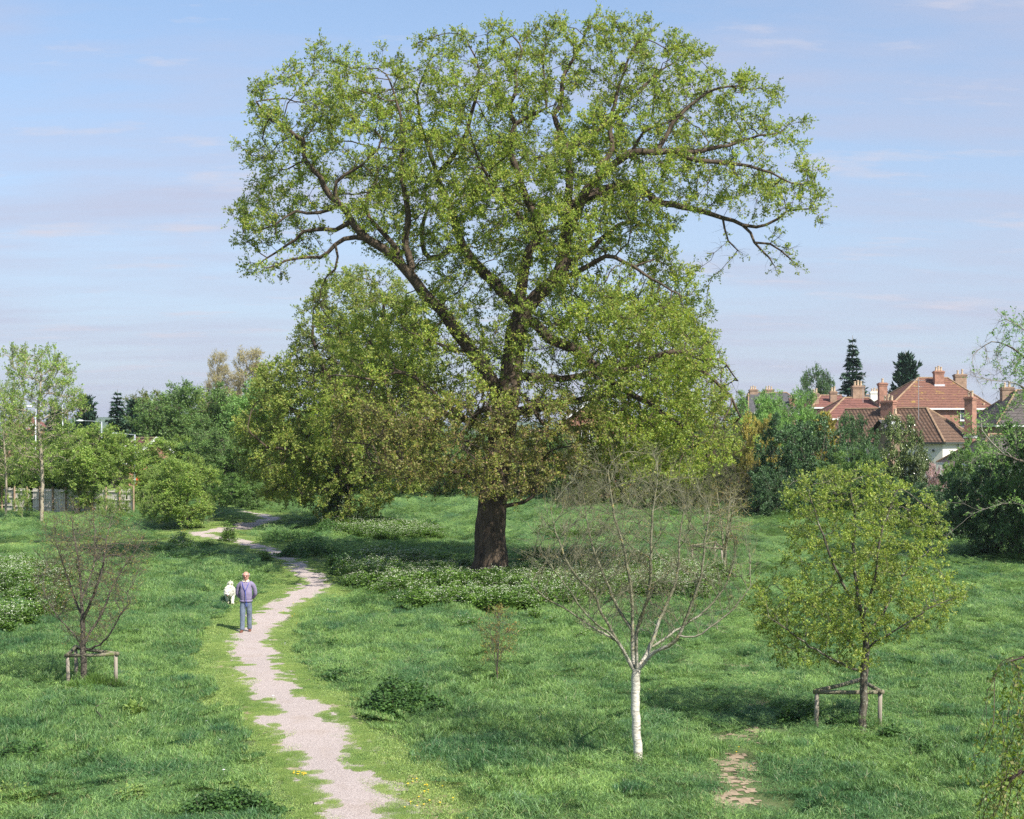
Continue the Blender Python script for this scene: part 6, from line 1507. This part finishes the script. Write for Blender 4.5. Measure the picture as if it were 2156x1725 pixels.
    for s in (-1, 1): m.ball((s * .034, -.150, 1.63), (.022, .006, .014), 12, 6); m.tube([(s * .06, -.14, 1.634), (s * .102, -.02, 1.63)], .0035, 5)
    m.tube([(-.01, -.152, 1.632), (.01, -.152, 1.632)], .004, 5); m.build('glasses', SPX, root, True)
    for s in (-1, 1): m = MB(); m.ball((s * .034, -.131, 1.63), .013, 10, 6); m.build('eye', plain('eye_white', (.7, .68, .65), .3, .03), root, True)
    m = MB(); m.tube([(-.028, -.118, 1.552), (0, -.132, 1.549), (.028, -.118, 1.552)], [.004, .007, .004], 6); m.build('mouth', plain('lip', (.42, .14, .12), .5, .05), root, True)
    BL = plain('blue_rope', (.025, .06, .35), .6, .1)
    m = MB(); m.tube([(0, .075, 1.47), (-.07, .04, 1.475), (-.105, -.06, 1.44), (-.085, -.125, 1.38), (-.05, -.165, 1.28), (0, -.195, 1.185)], .008, 6)
    m.tube([(0, .075, 1.47), (.07, .04, 1.475), (.09, -.06, 1.44), (.07, -.13, 1.36), (.03, -.175, 1.25), (0, -.195, 1.185)], .008, 6)
    m.tube([(0, -.198, 1.19), (.012, -.21, 1.10), (.02, -.20, .98), (.025, -.18, .90), (.028, -.165, .86)], .009, 6)
    m.tube([(.028, -.165, .86), (.008, -.16, .82), (.012, -.155, .77), (.035, -.155, .752), (.056, -.157, .77), (.05, -.16, .82), (.03, -.165, .86)], .007, 6)
    o = m.build('dog_lead', BL, None, True); o.location = tuple(base); o.rotation_euler = (0, 0, R(4)); tag(o, 'blue rope dog lead hung round the walking man\'s neck', 'dog lead')
    return base
build_man()
def build_dog():
    b = G(484, 1271); root = empty('dog', b, R(12), label='fluffy white dog with a curled tail trotting beside the man', cat='dog')
    W_ = plain('white_fur', (.80, .78, .72), .95, .04, 25, spec=.1); W2 = leaf_mat('white_fur_tuft', (.80, .78, .74), (.90, .89, .87), trans=.25); BK = plain('black_nose', (.015, .014, .014), .3, .05); PK = plain('pink_tongue', (.65, .22, .22), .5, .05)
    v, e, r = [], [], []
    chain(v, e, r, [(0, .38, .44)], [.125])                                        # rump
    c = chain(v, e, r, [(0, .20, .43), (0, .02, .43), (0, -.16, .42)], [.14, .15, .165], 0)   # loin, ribs, chest
    h = chain(v, e, r, [(-.03, -.29, .43), (-.06, -.38, .41), (-.075, -.45, .395), (-.09, -.54, .365), (-.095, -.585, .36)], [.115, .09, .088, .045, .032], c)
    for s in (-1, 1):
        chain(v, e, r, [(-.07 + s * .055, -.40, .475), (-.07 + s * .07, -.40, .515)], [.026, .013], h - 2)
        f = -.10 if s > 0 else .06
        chain(v, e, r, [(s * .085, -.17, .33), (s * .085, -.17 + f * .5, .20), (s * .085, -.17 + f, .06), (s * .085, -.20 + f, .025)], [.06, .045, .034, .036], c)
        f = .08 if s > 0 else -.08
        chain(v, e, r, [(s * .09, .34, .32), (s * .09, .33 + f * .5, .21), (s * .09, .42 + f, .15), (s * .09, .39 + f, .04), (s * .09, .36 + f, .025)], [.075, .05, .033, .03, .033], 0)
    chain(v, e, r, [(0, .48, .50), (.01, .50, .60), (.02, .40, .655), (.03, .30, .62)], [.06, .065, .07, .045], 0)
    skin_obj('body', v, e, r, W_, root)
    rg = np.random.RandomState(2); vs = np.array(v); rr = np.array(r); ed = [x for x in e]
    L = np.array([np.linalg.norm(vs[a] - vs[b_]) + .03 for a, b_ in ed]); wt = L * np.array([rr[a] + rr[b_] for a, b_ in ed]); n = 9000; k = rg.choice(len(ed), n, p=wt / wt.sum()); t = rg.rand(n)
    A = np.array([a for a, _ in ed])[k]; B = np.array([b_ for _, b_ in ed])[k]; c0 = vs[A] * (1 - t[:, None]) + vs[B] * t[:, None]; ra = rr[A] * (1 - t) + rr[B] * t
    d = rg.normal(0, 1, (n, 3)); ax = norm(vs[B] - vs[A]); d = norm(d - ax * (d * ax).sum(1)[:, None]); leg = ra < .06
    p = c0 + d * (ra * .93)[:, None]; ln = np.where(leg, .03, .06) * rg.uniform(.6, 1.3, n); a = norm(d * .6 + (0, .5, -.7) + rg.normal(0, .25, (n, 3))); s = norm(np.cross(a, d)) * .010
    keep = ~((c0[:, 1] < -.48)); p, a, s, ln = p[keep], a[keep], s[keep], ln[keep]
    V = np.stack([p - s, p + s, p + s * .4 + a * ln[:, None], p - s * .4 + a * ln[:, None]], 1).reshape(-1, 3)
    mesh_np('coat', V, np.arange(len(p) * 4).reshape(-1, 4), W2, fattr=rg.rand(len(p)), parent=root)
    m = MB(); m.ball((-.097, -.615, .372), (.020, .016, .016)); m.build('nose', BK, root, True)
    for s_ in (-1, 1): m = MB(); m.ball((-.08 + s_ * .036, -.512, .43), .012, 8, 6); m.build('eye', BK, root, True)
    m = MB(); m.ball((-.096, -.575, .332), (.016, .028, .007)); m.build('tongue', PK, root, True)
build_dog()

# ------------------------------------------------------------------ far hills and air
def hills():
    xs = np.linspace(-3200, 3200, 240); rows = []
    for j, (y, f) in enumerate(((2300, 0), (2600, .5), (3000, 1), (3600, .8), (4400, .2))):
        z = 46 * f * (.55 + .45 * np.sin(xs * .0016 + 1.9) + .18 * np.sin(xs * .0052) + .05 * np.sin(xs * .02)) * np.interp(xs, [-3200, -300, 600, 3200], [1.35, 1.0, .55, .5])
        rows.append(np.stack([xs, np.full_like(xs, y), z - 2], -1))
    V = np.array(rows); n, m_ = V.shape[:2]; idx = np.arange(n * m_).reshape(n, m_)
    F = np.stack([idx[:-1, :-1], idx[:-1, 1:], idx[1:, 1:], idx[1:, :-1]], -1).reshape(-1, 4)
    m, nt, out = new_mat('far_wooded_hill'); c = ramp(nt, noise(nt, .006, 4, pos(nt)), [(.4, (.04, .08, .03)), (.6, (.10, .15, .05))])
    b = N(nt, 'ShaderNodeBsdfPrincipled', {'Base Color': c, 'Roughness': .95}); nt.links.new(b.outputs[0], out.inputs[0])
    o = mesh_np('hills', V.reshape(-1, 3), F, m, smooth=True); o['kind'] = 'structure'
hills()
USE_HAZE = True
if USE_HAZE:
    m, nt, out = new_mat('pale_air'); vol = N(nt, 'ShaderNodeVolumePrincipled', {'Color': (.86, .92, 1, 1), 'Density': .00014, 'Anisotropy': .3}); nt.links.new(vol.outputs[0], out.inputs['Volume'])
    hz = MB(); hz.box(-4600, 4600, -60, 4700, -4, 70); o = hz.build('haze', m); o['kind'] = 'stuff'; o['label'] = 'thin pale air softening the far distance'
